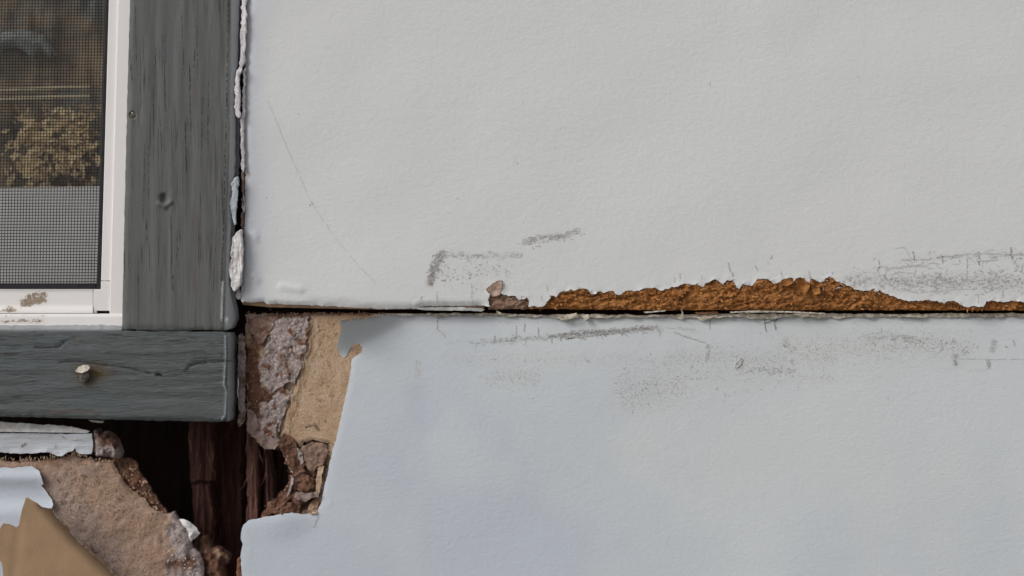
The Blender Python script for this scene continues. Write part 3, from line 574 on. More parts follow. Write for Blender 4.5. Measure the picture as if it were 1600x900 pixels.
plate([(446, 786), (460, 784), (470, 790), (466, 804), (440, 806), (430, 804)], .9, 2, {'rust': .85, 'dark': .25}, 325, 2, 5, .9)
plate([(486, 784), (497, 776), (498, 790), (494, 803), (484, 803), (482, 794)], .7, 2, {'rust': .35, 'mauve': .15}, 327, 1.6, 4, .7)
plate([(386, 640), (398, 644), (406, 668), (420, 684), (434, 682), (438, 694), (428, 702), (414, 701), (400, 688), (388, 674)], .2, 2, {'mauve': .75, 'rust': .35}, 329, 2.0, 5, .8)
M_fleck_core = tone_mat('dark_specks_in_fibreboard', (.55, .395, .275), (.08, .045, .03))
ribbons('dark_flecks', tiny_strokes([(515, 515), (505, 600), (490, 670)], 110, 16, (.8, 3), (.6, 1.5), (.25, .75), 43, 1.4)+[([(515, 617), (518, 619)], 3, .9, 1), ([(510, 603), (512, 604)], 2.4, .9, 1), ([(507, 657), (509, 659)], 2, .8, 1), ([(523, 522), (525, 520)], 2.4, .7, 1), ([(487, 560), (496, 545), (503, 528), (508, 515)], 1.2, .55, .8), ([(455, 655), (458, 648), (462, 640)], 1.2, .6, .8)], lambda x, y: np.maximum(.9+.2*fbm(x/40, y/60, 3, 27), surf_low(x, y)+.55)-.35, M_fleck_core, lo, .1, None, 13)
sheet('board_body', [(640, 496), (X1, 496), (X1, Y1), (395, Y1), (395, 840), (640, 850)], lambda x, y, d: 0*x+3.4, 7, M_hard, lo, 60, (), None, 14)
sheet('delaminated_layer', [(372, 524), (378, 520), (383, 530), (384, 560), (383, 620), (384, 655), (380, 662), (374, 667), (371, 664), (373, 640), (371, 600), (372, 560)], lambda x, y, d: 2.6+1.0*fbm(x/7, y/13, 3, 81)-1.2*np.clip(d/6, 0, 1), 3, M_core, lo, 2.2, (), {'mauve': lambda x, y, d: 0*x+.95, 'rust': lambda x, y, d: .5*sm(.1, .5, fbm(x/9, y/9, 2, 4)), 'dark': lambda x, y, d: .6*sm(.1, .5, fbm(x/7, y/7, 2, 9))}, 2, 1.0, 6, 41)
sheet('paint_thread', [(371, 592), (373, 590), (373.6, 600), (372, 612), (373.2, 622), (371.8, 622), (370.4, 612), (371.6, 600)], lambda x, y, d: -.5+0*x, .5, M_white, lo, 2, (), None, 2)
# frayed paper and paint along its top edge
rr = np.random.default_rng(5)
tx = np.arange(533, 1660, 3.0); ty = np.interp(tx, [p[0] for p in TOPL], [p[1] for p in TOPL])
upw = 1.6+1.1*fbm(tx/14, tx*0, 3, 91)+np.where(tx > 1080, 1.4, 0); dnw = 1.5+1.6*fbm(tx/11, tx*0+5, 3, 95)+np.where(tx < 640, -.3, .6)
for cx, w, h in ((885, 14, 5.5), (916, 4, 8), (960, 20, 2), (1100, 12, 5), (1060, 10, 2), (1190, 30, 3), (1300, 30, 2)): dnw = dnw+h*np.exp(-((tx-cx)/w)**2)
fr = [(a, b-max(c, .7)) for a, b, c in zip(tx, ty, upw)]+[(a, b+max(c, .6)) for a, b, c in zip(tx[::-1], ty[::-1], dnw[::-1])]+[]
sheet('frayed_edge', fr, lambda x, y, d: surf_low(x, y)-1.9-1.3*np.clip(fbm(x/16, y/4, 3, 97), -.6, 1)-.12*np.clip(y-494, 0, 8), .4, M_tear, lo, 2.6, (), None, 3, .5, 3, 15)
for k, pts in enumerate([[(1005, 487), (1022, 486), (1040, 484.5), (1041, 486), (1024, 488), (1008, 489)], [(1063, 483), (1066, 484.5), (1068, 489), (1067, 493), (1063, 494.5), (1064, 491), (1065.4, 488)], [(914, 492), (920, 491), (917, 496), (915, 501), (912, 500)], [(874, 496), (884, 492), (900, 489), (903, 492), (890, 498), (880, 499)], [(776, 485), (784, 489), (783, 491), (775, 488)], [(1140, 487), (1180, 485), (1230, 486), (1290, 489), (1292, 491), (1230, 488.5), (1180, 488), (1142, 489)], [(1240, 491), (1265, 487.5), (1268, 489), (1246, 493)], [(1085, 488), (1120, 486.5), (1124, 490), (1090, 491)]]):
    scrap('torn_paper_strip', pts, lo, -3.6, M_rot if k == 7 else M_tear, 120+k, .5) if k != 7 else sheet('exposed_rot', pts, lambda x, y, d: -1.5+.3*fbm(x/5, y/5, 2, 3), 1, M_rot, lo, 2.5, (), {'pink': lambda x, y, d: 0*x+.5}, 2)
sheet('torn_lip', [(532, 501), (545, 499), (560, 496.5), (575, 495.5), (590, 491.5), (604, 490), (640, 489.6), (642, 491), (606, 492.6), (592, 495), (578, 498.5), (562, 500), (547, 502.6), (534, 504.4)], lambda x, y, d: surf_low(x, y)-.5-.3*fbm(x/8, y/4, 2, 3), .6, M_white, lo, 2, (), None, 2, .5, 4, 18)
ST_LO = [([(684, 497), (683, 515)], 2.0, .62, .95), ([(684, 514), (690, 520), (697, 527)], 2.2, .35, .9), ([(806, 508), (807, 522), (806, 530)], 1.8, .45, .9), ([(790, 531), (806, 528)], 3.2, .4, .8), ([(820, 506), (820, 519)], 1.5, .65, 1), ([(841, 511), (842, 525), (850, 532)], 1.7, .5, .9), ([(772, 524), (774, 533)], 1.8, .6, .9), ([(735, 537), (765, 534), (800, 531)], 1.4, .4, .8),
         ([(880, 522), (940, 518), (1000, 513), (1028, 511)], 2.2, .75, .75), ([(885, 530), (930, 524), (980, 519)], 2.0, .65, .7), ([(890, 514), (893, 518), (910, 516), (950, 516), (990, 512)], 1.6, .6, .75), ([(1014, 507), (1015, 516)], 1.4, .6, 1), ([(1018, 508), (1019, 517)], 1.4, .6, 1), ([(1026, 507), (1027, 514)], 1.3, .7, 1), ([(1030, 512), (1060, 513), (1085, 516)], 1.3, .3, .8),
         ([(1052, 518), (1080, 529), (1102, 536)], 2.0, .52, .95), ([(1107, 537), (1107, 550), (1103, 560)], 3.6, .48, .95), ([(1110, 500), (1109, 514)], 1.6, .55, 1), ([(1142, 500), (1190, 503)], 1.3, .4, .9), ([(1193, 507), (1206, 502), (1215, 500)], 1.9, .95, 1), ([(1195, 497), (1196, 512), (1198, 518)], 1.8, .8, 1), ([(1214, 496), (1210, 506), (1213, 515)], 2.4, .8, 1), ([(1333, 505), (1340, 508), (1342, 507)], 1.2, .35, .9),
         ([(1149, 574), (1152, 566), (1159, 560), (1162, 563), (1158, 571), (1150, 576)], 2.0, .72, 1), ([(1491, 553), (1491, 570)], 4, .4, .8), ([(1497, 552), (1496, 566)], 3, .45, .8), ([(1543, 562), (1546, 574)], 4, .5, .9), ([(1500, 561), (1545, 562), (1600, 561)], 1.2, .35, .85), ([(1552, 531), (1549, 550)], 5, .4, .8), ([(1556, 532), (1555, 545)], 3, .4, .8), ([(1583, 531), (1585, 541)], 2, .6, .9), ([(1575, 543), (1570, 541)], 2, .5, 1),
         ([(1366, 538), (1369, 540)], 3, .6, 1), ([(1392, 531), (1400, 530)], 3, .6, .8), ([(1410, 524), (1425, 530), (1440, 533)], 1.8, .55, .8), ([(1412, 534), (1428, 525)], 1.8, .5, .8), ([(1470, 530), (1473, 545), (1462, 553)], 2, .4, .8), ([(1340, 528), (1365, 520), (1395, 517)], 1.1, .28, .7), ([(1385, 621), (1388, 622)], 2, .35, 1), ([(1383, 560), (1400, 561)], 1, .2, .6), ([(831, 622), (832, 622.5)], 2, .4, 1), ([(648, 562), (657, 566), (656, 570)], 2.2, .25, .9), ([(646, 575), (654, 575), (653, 586), (648, 585)], 4.5, .22, .9), ([(494, 803), (497, 808), (493, 818), (490, 824)], 1.6, .6, 1), ([(1224, 536), (1228, 545)], 3.5, .42, .85), ([(1238, 540), (1243, 547)], 3.5, .42, .85)]
ST_LO += tiny_strokes([(850, 528), (940, 520), (1025, 512)], 80, 3.5, (4, 12), (.8, 1.7), (.3, .75), 11)+tiny_strokes([(740, 535), (830, 532)], 25, 3, (4, 10), (.7, 1.2), (.2, .45), 12)+tiny_strokes([(1350, 530), (1450, 530), (1520, 545)], 60, 9, (2, 9), (.8, 1.6), (.2, .55), 13, .8)+tiny_strokes([(1090, 545), (1250, 560)], 40, 12, (2, 8), (.7, 1.2), (.15, .35), 14, .6)
ribbons('scratch_marks', ST_LO, surf_low, M_mark, lo_skin, .10, None, 3)
ribbons('dirt_specks', tiny_strokes([(960, 610), (1060, 590), (1180, 570), (1300, 555)], 300, 22, (.8, 2.2), (.6, 1.5), (.15, .45), 15, 2)+tiny_strokes([(760, 592), (840, 586)], 70, 9, (.8, 2), (.6, 1.3), (.15, .45), 16, 2)+tiny_strokes([(1290, 545), (1480, 540)], 100, 16, (.8, 2), (.6, 1.3), (.2, .5), 17, 2)+tiny_strokes([(700, 562), (1000, 563), (1250, 563)], 70, 2.5, (1, 5), (.6, 1.2), (.15, .4), 18, .4)+tiny_strokes([(1160, 578), (1240, 580)], 90, 4, (1, 4), (.6, 1.2), (.2, .5), 19, .5), surf_low, M_speck, lo_skin, .10, None, 8)

# ================================================================== broken board below the window
lb = thing('siding_panel', 'torn tan siding board under the window, its blue paint peeling into a brown curl', 'siding panel', 120, 900, 0, 'painted siding boards on the wall')
tb_poly = [(X0, 720), (0, 718), (20, 722), (40, 718), (60, 721), (75, 716), (85, 717), (95, 714), (108, 711), (115, 707), (122, 713), (130, 716), (142, 716), (150, 721), (165, 720), (176, 721), (180, 728), (186, 740), (192, 748), (198, 758), (207, 766), (216, 774), (225, 779), (235, 792), (240, 797), (255, 803), (264, 803), (271, 800), (280, 812), (290, 826), (297, 840), (301, 856), (311, 864), (319, 880), (318, 905), (330, 960), (345, Y1), (X0, Y1)]
def tb_depth(x, y, d):
    z = 0.2+.5*fbm(x/35, y/35, 3, 7)+.25*fbm(x/7, y/7, 2, 8)
    endz = soft_in(x, y, [(250, 800), (330, 800), (330, 960), (262, 960)], 10)
    z = z-endz*(1.4*fbm(x/15, y/15, 4, 9)-.4)
    z = z+.8*soft(x, y, [(262, 808), (285, 835), (298, 858)], 5)
    return z+1.2*(1-sm(0, 5, d))+.4*soft(x, y, [(0, 712), (180, 712)], 18)
tb_attr = {'mauve': lambda x, y, d: np.clip(np.maximum.reduce([soft_in(x, y, [(262, 800), (330, 800), (330, 960), (262, 960), (266, 860)], 9), (.34*soft(x, y, [(90, 770), (170, 870)], 60)), .25*soft(x, y, [(90, 740), (150, 735)], 16)]), 0, 1),
           'rust': lambda x, y, d: np.clip(.7*soft(x, y, [(275, 885), (300, 880)], 20)+.6*soft(x, y, [(20, 716), (95, 712)], 8)+.35*soft(x, y, [(60, 720), (130, 720)], 14), 0, 1),
           'dark': lambda x, y, d: np.clip(.75*soft(x, y, [(88, 746), (92, 752)], 7)+.5*soft(x, y, [(136, 752), (138, 756)], 4)+.6*soft(x, y, [(150, 850), (154, 862)], 7)+.22*soft(x, y, [(120, 820), (180, 845)], 40)+.6*soft(x, y, [(0, 716), (60, 715)], 7), 0, 1)}
tb_attr = {k: warp(f, 9, 22, 4, 7, 240+i) for i, (k, f) in enumerate(tb_attr.items())}
sheet('torn_board', tb_poly, tb_depth, 6, M_core2, lb, 3.2, (), tb_attr, 2.6, 1.5, 5, 61, lambda x, y: (y < 1000)*(x > -100)*1.0)
tz = lambda x, y: tb_depth(x, y, 0*x+20)
fibres('loose_fibres', on_line([(0, 718), (60, 720), (115, 709), (150, 720), (178, 722)], 90, 21, 1.4), -1.57, .6, (2, 6), (.5, 1.2), lambda x, y: 0*x+.4, (-.3, .9), M_fib_t, lb, 21)
fibres('loose_fibres', in_poly([(264, 806), (285, 830), (300, 860), (316, 900), (262, 900), (258, 840)], 70, 23), 1.0, 1.2, (2, 5), (.6, 1.8), tz, (.1, .6), M_fib_m, lb, 23)
fibres('loose_fibres', in_poly([(100, 730), (175, 730), (255, 810), (260, 900), (190, 900), (90, 780)], 330, 24), .8, 1.5, (2, 5), (.35, .9), tz, (.02, .3), M_fib_b, lb, 24)
M_fleck = tone_mat('dark_fibre_flecks', (.41, .285, .215), (.07, .045, .03))
ribbons('dark_flecks', tiny_strokes([(100, 735), (160, 770), (210, 840), (240, 890)], 330, 34, (1, 5), (.6, 1.6), (.25, .8), 41, 1.2)+tiny_strokes([(90, 760), (140, 830), (180, 880)], 120, 16, (1, 5), (.7, 2), (.3, .8), 42, 1.2), tz, M_fleck, lb, .12, None, 12)
# blue paint left on its surface, then the curl
bp_poly = [(X0, 735), (0, 730), (20, 731), (38, 729), (50, 728), (56, 732), (61, 735), (63, 742), (66, 750), (68, 757), (64, 758), (70, 765), (76, 773), (81, 780), (83, 788), (80, 794), (70, 795), (40, 830), (20, 900), (12, 960), (0, 1000), (X0, 1000)]
sheet('paint_skin', bp_poly, lambda x, y, d: -1.3-2.2*np.exp(-((y-746)/13)**2)-2.6*sm(776, 805, y)-.3*(1-sm(0, 5, d)), .5, M_paint_low, lb, 4, (), {'scuff': lambda x, y, d: 0*x, 'dirt': lambda x, y, d: 0*x, 'tint': lambda x, y, d: 0*x+1.0}, 3, .9, 6, 77, lambda x, y: (x > -60)*1.0, M_edge)
fl_poly = [(40, 778), (44, 778), (52, 783), (60, 788), (66, 792), (74, 794), (81, 796), (102, 819), (125, 845), (156, 875), (192, 908), (222, 945), (240, 1000), (4, 1000), (5, 900), (3, 880), (-3, 873), (-30, 870), (-40, 835), (0, 826), (5, 818), (15, 819), (25, 824), (29, 821), (32, 808), (36, 790)]
FOLD = [(74, 788), (125, 845), (192, 908), (245, 985)]
def fl_depth(x, y, d):
    t = seg_dist(x, y, FOLD, False); R = 22.0
    c = np.sqrt(np.clip(1-(1-np.clip(t/R, 0, 1))**2, 0, 1))
    z = -5.0-13.5*c-.03*np.clip(t-R, 0, 90)
    z = z+.3*soft(x, y, [(31, 815), (27, 850), (20, 900)], 13)+.15*fbm(x/40, y/40, 2, 19)
    return z
sheet('paint_curl', fl_poly, fl_depth, .5, M_flap, lb, 3.2, (), None, 2.6, .7, 6, 83, lambda x, y: np.where((x > 84) & (y > 800), 0, 1.0), M_edge, None, 'brown paper back of the paint, curled over')
ly_attr = {'mauve': lambda x, y, d: .7*sm(-.2, .4, fbm(x/12, y/12, 3, 3)), 'rust': lambda x, y, d: .85+0*x, 'dark': lambda x, y, d: .6*sm(0, .5, fbm(x/10, y/10, 3, 13))}
sheet('delaminated_layer', [(150, 716), (178, 716), (190, 715), (204, 717), (212, 722), (216, 734), (222, 744), (230, 755), (240, 770), (250, 785), (258, 797), (264, 806), (240, 812), (180, 780), (150, 740)], lambda x, y, d: 4.0+1.5*fbm(x/14, y/14, 4, 23)-1.2*ridge((x-y)/14, (x+y)/40, 2, 25), 4, M_core, lb, 2.8, (), ly_attr, 2.6, 1.6, 6, 63)
fibres('loose_fibres', in_poly([(185, 720), (210, 725), (225, 750), (258, 800), (245, 800), (200, 760)], 40, 25), 1.0, 1.0, (2.5, 8), (.6, 1.8), lambda x, y: 0*x+3.2, (.2, 1.4), M_fib_b, lb, 25)
sheet('white_paint_flake', [(278, 811), (288, 811), (298, 817), (306, 824), (313, 833), (309, 838), (302, 842), (299, 846), (292, 835), (284, 822)], lambda x, y, d: 1.6+.9*fbm(x/9, y/9, 3, 29)-1.8*np.clip(d/7, 0, 1), 1.2, M_white, lb, 2.4, (), None, 2.2, .8, 5, 65)
def chunk(name, poly, base, bulge, th, mat, par, attrs, seed, amp=1.4, rl=1.6):
    return sheet(name, poly, lambda x, y, d: base-bulge*np.sqrt(np.clip(d/10, 0, 1))+rl*fbm(x/9, y/9, 4, seed)-rl*.6*ridge(x/14, y/11, 2, seed+3), th, mat, par, 2.2, (), attrs, 2.2, amp, 5, seed)
at_or = {'mauve': lambda x, y, d: .8*soft(x, y, [(328, 882), (338, 905)], 14), 'rust': lambda x, y, d: 1-.6*soft(x, y, [(335, 860), (355, 872)], 12), 'dark': lambda x, y, d: .5*sm(0, .4, fbm(x/8, y/8, 2, 2))}
t = thing('wood_chunk', 'crumbling rusty brown lump at the foot of the dark hole, beside the torn board', 'wood chunk', 335, 905, 8)
chunk('lump', [(312, 842), (320, 838), (328, 846), (332, 856), (342, 856), (352, 862), (359, 870), (358, 880), (350, 885), (352, 898), (360, 912), (350, 930), (318, 930), (318, 880), (310, 862)], 9, 4, 10, M_core, t, at_or, 91)
t = thing('wood_chunk', 'knobbly pinkish rotted block end right of the peeling white strip', 'wood chunk', 168, 718, 2)
chunk('lump', [(146, 673), (152, 671), (157, 677), (164, 674), (170, 676), (177, 680), (184, 688), (187, 697), (190, 707), (189, 716), (180, 717), (170, 714), (160, 714), (150, 712), (146, 706)], 2, 5, 9, M_core2, t, {'mauve': lambda x, y, d: .9+0*x, 'rust': lambda x, y, d: .75*soft_in(x, y, [(150, 670), (185, 680), (186, 698), (155, 695)], 5), 'dark': lambda x, y, d: .9*np.maximum(soft(x, y, [(158, 676), (166, 692)], 4), soft(x, y, [(170, 680), (180, 700)], 4))}, 95, 1.2, 2.2)
t = thing('wood_chunk', 'thin rust red splinter standing against the lower board at the hole edge', 'wood chunk', 374, 905, 4)
chunk('lump', [(371, 874), (375, 870), (378, 872), (382, 890), (384, 930), (368, 930), (369, 895)], 5, 2, 6, M_core, t, {'mauve': lambda x, y, d: .2+0*x, 'rust': lambda x, y, d: 1+0*x, 'dark': lambda x, y, d: 0*x}, 99, .8, 1)

# peeling white strip under the sill
ws = thing('drip_strip', 'peeling white wooden strip tucked under the grey sill board', 'wood strip', 70, 709, -2)
sheet('upper_edge', [(X0, 659), (0, 660), (30, 661), (50, 663), (80, 664), (100, 665), (120, 669), (134, 671), (140, 674), (136, 676.5), (100, 676), (60, 675.5), (0, 674.5), (X0, 674)], lambda x, y, d: -1.5+.5*fbm(x/25, y/5, 3, 5)-1.3*sm(662, 676, y), 3, M_white, ws, 2.6, (), None, 2.4, 1.2, 5, 67, lambda x, y: (x > -60)*(y < 674)*1.0)
sheet('front_face', [(X0, 676), (0, 676.5), (60, 677), (110, 678), (143, 677), (145, 690), (144.5, 704), (143, 709), (134, 710), (124, 709), (119, 706), (117.5, 701), (116, 701), (114.5, 704), (105, 707), (98, 712), (92, 713), (86, 711), (78, 707), (70, 706.5), (50, 708.5), (25, 709), (0, 706.5), (X0, 707)], lambda x, y, d: -1.9+.35*fbm(x/40, y/12, 3, 15)-.7*(1-sm(0, 8, d))*(y > 695)*np.clip(fbm(x/14, y*0, 2, 8)+.4, 0, 1), 1.2, M_strip, ws, 3, (), None, 2.4, .7, 4, 69, lambda x, y: (x > -60)*1.0, M_edge)
ribbons('crack_marks', [([(33, 698), (41, 692)], 3.5, .9, 1), ([(97, 682), (103, 687)], 2, .7, 1), ([(113, 688), (128, 687)], 2, .6, .9), ([(85, 700), (87, 694)], 2, .6, 1), ([(0, 686), (60, 684), (130, 688)], 1, .25, .7), ([(77, 682), (79, 683)], 2, .6, 1)], lambda x, y: -1.9+.35*fbm(x/40, y/12, 3, 15), M_mark, ws, .15, None, 9)
ws_chip = thing('paint_chip', 'small pale paint scrap hanging under the sill board above the dark hole', 'paint chip', 150, 656, 0)
sheet('flake', [(138, 656), (150, 657), (163, 658), (160, 661), (152, 660.5), (142, 659)], lambda x, y, d: -1+.3*fbm(x/6, y/6, 2, 3), .6, M_white, ws_chip, 2, (), None, 2)

# ================================================================== inside of the wall
sh = thing('sheathing_board', 'dark old sheathing at the back of the hole in the wall', 'sheathing', 320, 950, 75)
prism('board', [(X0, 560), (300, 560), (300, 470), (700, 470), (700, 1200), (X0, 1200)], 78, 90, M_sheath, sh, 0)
for k, (a, b) in enumerate(((200, 262), (264, 318), (320, 376), (378, 440))):
    pass
gap = thing('backing_strip', 'dark timber backing behind the crack beside the grey trim', 'wall backing', 376, 480, 20)
prism('board', [(330, Y0), (420, Y0), (420, 486), (330, 486)], 26, 40, M_sheath, gap, 0)
gap2 = thing('backing_strip', 'dark timber backing behind the level joint between the siding boards', 'wall backing', 1200, 500, 14)
prism('board', [(430, 470), (X1, 470), (X1, 505), (430, 505)], 12, 30, M_sheath, gap2, 0)
def stud(label, poly, base, seed, split=None):
    t = thing('wall_stud', label, 'wall stud', np.mean([p[0] for p in poly]), 960, base, 'rotting studs inside the wall')
    def dp(x, y, d):
        z = base+2.2*ridge(x/9, y/260, 3, seed)*-1+1.5*fbm(x/5, y/90, 2, seed+2)+.9*fbm(x/2.4, y/50, 2, seed+4)+4*(1-sm(0, 5, d))
        if split is not None: z = z+5*soft(x, y, split, 3.5)
        return z
    sheet('timber', poly, dp, 22, M_stud, t, 2.4, [(-1e4, 931, 1e4, 1e4, 30)], None, 3, 1.6, 14, seed)
    fibres('splinters', in_poly([p if p[1] < 905 else (p[0], 905) for p in poly], 16, seed), 1.57, .03, (14, 45), (.4, 1.1), lambda x, y: dp(x, y, 0*x+20), (.0, .4), M_fib_s, t, seed)
    return t
s1 = stud('dark red stud in the hole, split across its middle with a lower ledge', [(294, 655), (330, 655), (336, 700), (338, 752), (330, 757), (333, 780), (336, 820), (330, 850), (334, 960), (302, 960), (303, 820), (300, 770), (296, 720)], 34, 11, [(299, 758), (312, 753), (326, 755)])
s2 = stud('reddish stud nearest the grey trim corner, directly behind the broken core', [(385, 655), (407, 655), (408, 720), (409, 800), (408, 850), (386, 850)], 22, 23)
s3 = stud('narrow splintered stud piece against the broken core', [(410, 660), (421, 665), (424, 720), (429, 740), (430, 780), (428, 830), (411, 830), (412, 760)], 25, 37)
s4 = stud('blackened stud standing back in the deepest shade', [(334, 655), (382, 655), (382, 960), (340, 960)], 58, 41)
s5 = stud('brown stud edge glimpsed through the round bite in the broken core', [(428, 665), (470, 665), (470, 830), (430, 830)], 42, 47)

# ================================================================== grey trim boards and nails
tv = thing('trim_board', 'dark grey painted upright board between the window and the siding', 'trim board', 275, 514, -12)
TVP = [(212, Y0), (203, 0), (200, 110), (197, 230), (194.5, 330), (193, 400), (191, 514), (250, 515), (300, 515.5), (350, 516), (360, 514), (363, 511), (366, 500), (365, 480), (361, 465), (358, 440), (359, 420), (360, 380), (360, 320), (362, 285), (367, 268), (368, 200), (367, 140), (371, 100), (373, 50), (374, 0), (378, Y0)]
RV = [(360, Y0), (359, 0), (357, 200), (355, 300), (350.5, 450), (349, 513)]
def tv_side(x, y): return np.clip(x-np.interp(y, [p[1] for p in RV], [p[0] for p in RV]), 0, 40)
def tv_depth(x, y, d):
    s = tv_side(x, y); z = -12+.2*s+.012*s*s
    z = z+.35*fbm(x/9, y/140, 3, 3)+.9*(1-sm(0, 3.5, d))
    z = z+2.2*soft(x, y, [(256, 308), (257, 312)], 8)-1.1*soft(x, y, [(248, 318), (258, 323), (266, 316)], 5)
    z = z-.4*soft(x, y, [(349, 440), (347, 500)], 3.5)-1.6*soft(x, y, [(357, 500), (361, 508)], 7)
    z = z+3.5*soft(x, y, [(207, 179), (208, 181)], 6)
    return z
def tv_pale(x, y, d): return np.clip(.75*sm(0, 4, tv_side(x, y))+.6*soft(x, y, [(348, 440), (346, 500)], 2.2), 0, 1)  # pale paint smear on the side, plus a highlight line painted in
def tv_wear(x, y, d): return np.clip(.45*soft(x, y, [(352, 60), (350, 130), (345, 300)], 14)+.38*soft(x, y, [(312, 20), (306, 150), (304, 450)], 16)+.35*soft_in(x, y, [(225, 330), (330, 330), (335, 505), (230, 500)], 60)+.25*soft(x, y, [(330, 0), (330, 250)], 22), 0, 1)
sheet('board', TVP, tv_depth, 20, M_woodv, tv, 5, [(195, 165, 222, 196, 2), (235, 295, 280, 330, 2.5), (340, -20, 380, 520, 2.6)], {'pale': tv_pale, 'wear': tv_wear, 'rust': lambda x, y, d: .4*soft(x, y, [(207, 179), (209, 184)], 10)}, 4, .7, 9, 71, lambda x, y: (y > -60)*np.where(x > 340, 1.6, .7))
def disc(name, cx, cy, y, r, th, mat, par, seed, tilt=0, ax=1.0):
    a = np.linspace(0, 2*math.pi, 15)[:-1]
    return sheet(name, [(cx+r*ax*math.cos(q), cy+r*math.sin(q)) for q in a], lambda px, py, d: y-.5*np.clip(d/(r*.6), 0, 1)*r*S*.35+tilt*(py-cy)+.2*fbm(px/4, py/4, 2, seed), th, mat, par, max(r/4, 1), (), None, max(r/5, 1), r*.08, r*.7, seed)
n2 = disc('nail', 208, 180, -11.2, 5.5, 5, M_nail, tv, 5); n2['label'] = 'small sunken rusty nail near the board edge'
disc('nail_tip', 206.5, 176.5, -11.9, 1.5, 1, M_cap, n2, 6)
ribbons('grain_cracks', [([(204+i*9.3+RNG.uniform(-4, 4), y0), (204+i*9.3+RNG.uniform(-4, 4), y0+RNG.uniform(25, 120))], RNG.uniform(.5, 1.0), RNG.uniform(.2, .5), .6) for i in range(15) for y0 in RNG.uniform(0, 430, 2)]+[([(357, 0), (355, 100), (352, 240), (349, 360), (346, 450)], 1.3, .6, .55)], lambda x, y: -12+.35*fbm(x/9, y/140, 3, 3)+0*x, M_crackm, tv, .12, None, 5)

th_ = thing('trim_board', 'dark grey level sill board with the protruding rust stained nail', 'trim board', 180, 656, -12)
THP = [(X0, 503), (0, 507), (40, 506.5), (80, 507.5), (115, 505.5), (150, 505), (165, 507), (191, 508), (191, 517), (240, 518), (300, 518), (350, 518.5), (360, 520), (363, 530), (362, 560), (362.5, 600), (364, 620), (361, 640), (361, 652), (357, 658), (340, 659), (250, 657.5), (150, 655), (60, 652), (0, 651), (X0, 645)]
def th_side(x, y): return np.clip(x-np.interp(y, [500, 560, 660], [352.5, 353.5, 353]), 0, 30)
def th_depth(x, y, d):
    s = th_side(x, y); z = -12.4+.18*s+.012*s*s
    z = z+np.where(x < 192, (.8*np.clip(517-y, 0, 12)+.9*fbm(x/6, y/4, 3, 31)*(1-sm(513, 518, y))), 0)
    z = z+.45*fbm(x/130, y/9, 3, 13)+1.1*(1-sm(0, 4, d))*(y > 525)+.4*(1-sm(0, 3, d))
    z = z-.7*soft(x, y, [(352.5, 525), (353, 555), (350, 600), (354, 612), (352, 648), (347, 656)], 3)
    z = z+1.3*soft(x, y, [(291, 577), (300, 570), (310, 567), (325, 566), (338, 565), (362, 564)], 2.6)+.9*soft(x, y, [(55, 543), (92, 542), (100, 534), (120, 528)], 3)+.8*soft(x, y, [(92, 566), (115, 564), (200, 574), (235, 583)], 2.5)
    return z+1.1*soft(x, y, [(246, 585), (251, 587)], 4)
def th_pale(x, y, d): return np.clip(.42*sm(0, 4, th_side(x, y))+.4*soft(x, y, [(352.5, 525), (353, 555), (350, 600), (354, 612), (352, 648), (347, 656)], 2)+np.where(x < 192, .42*(1-sm(513, 518, y)), 0), 0, 1)  # end smear is paint; ridge highlight and lit top edge painted pale
def th_wear(x, y, d): return np.clip(.75*soft(x, y, [(75, 645), (120, 642), (160, 645)], 9)+.8*soft(x, y, [(0, 554), (10, 555)], 6)+.3*soft(x, y, [(0, 640), (90, 630)], 22)+.3*soft(x, y, [(270, 540), (330, 535)], 18), 0, 1)
def th_rust(x, y, d): return np.clip(.95*soft(x, y, [(128, 578), (150, 578), (135, 592)], 24)+.55*soft(x, y, [(150, 582), (170, 585)], 18)+.4*soft(x, y, [(118, 530), (125, 530)], 10), 0, 1)
sheet('board', THP, th_depth, 20, M_woodh, th_, 4.2, [(-30, 500, 200, 522, 2.6), (340, 510, 370, 662, 2.2), (85, 520, 345, 600, 3)], {'pale': th_pale, 'wear': th_wear, 'rust': th_rust}, 3, .9, 7, 73, lambda x, y: (x > -60)*np.where((x < 190) & (y < 512), 1.7, .7), None)
nl = disc('nail', 129, 587, -15.0, 10.5, 5, M_nail, th_, 15, 0, .95); nl['label'] = 'painted nail head standing proud with its pale top chipped'
sheet('chipped_cap', [(117, 580), (123, 573), (131, 570), (138, 571), (140, 575), (136, 580), (128, 583), (121, 582)], lambda x, y, d: -16.4+.10*(578-y)+.25*fbm(x/4, y/4, 2, 8), 1.2, M_cap, nl, 2, (), None, 1.6, .5, 4, 19)
ribbons('grain_cracks', [([(x0, y0), (x0+RNG.uniform(18, 70), y0+RNG.uniform(-3, 3))], RNG.uniform(.6, 1.1), RNG.uniform(.25, .6), .7) for x0, y0 in zip(RNG.uniform(0, 320, 26), RNG.uniform(522, 648, 26))]+[([(291, 577), (300, 570), (310, 567), (338, 565), (362, 564)], 1.1, .9, .85), ([(55, 543), (92, 542), (100, 534)], 1.5, .8, .9), ([(77, 518), (77, 532)], 1.2, .6, .9), ([(92, 566), (115, 564), (200, 574), (235, 583)], 1.2, .7, .85), ([(243, 584), (254, 588)], 3.5, .95, .9)], lambda x, y: -12.4+.45*fbm(x/130, y/9, 3, 13), M_crackm, th_, -.05, None, 6)

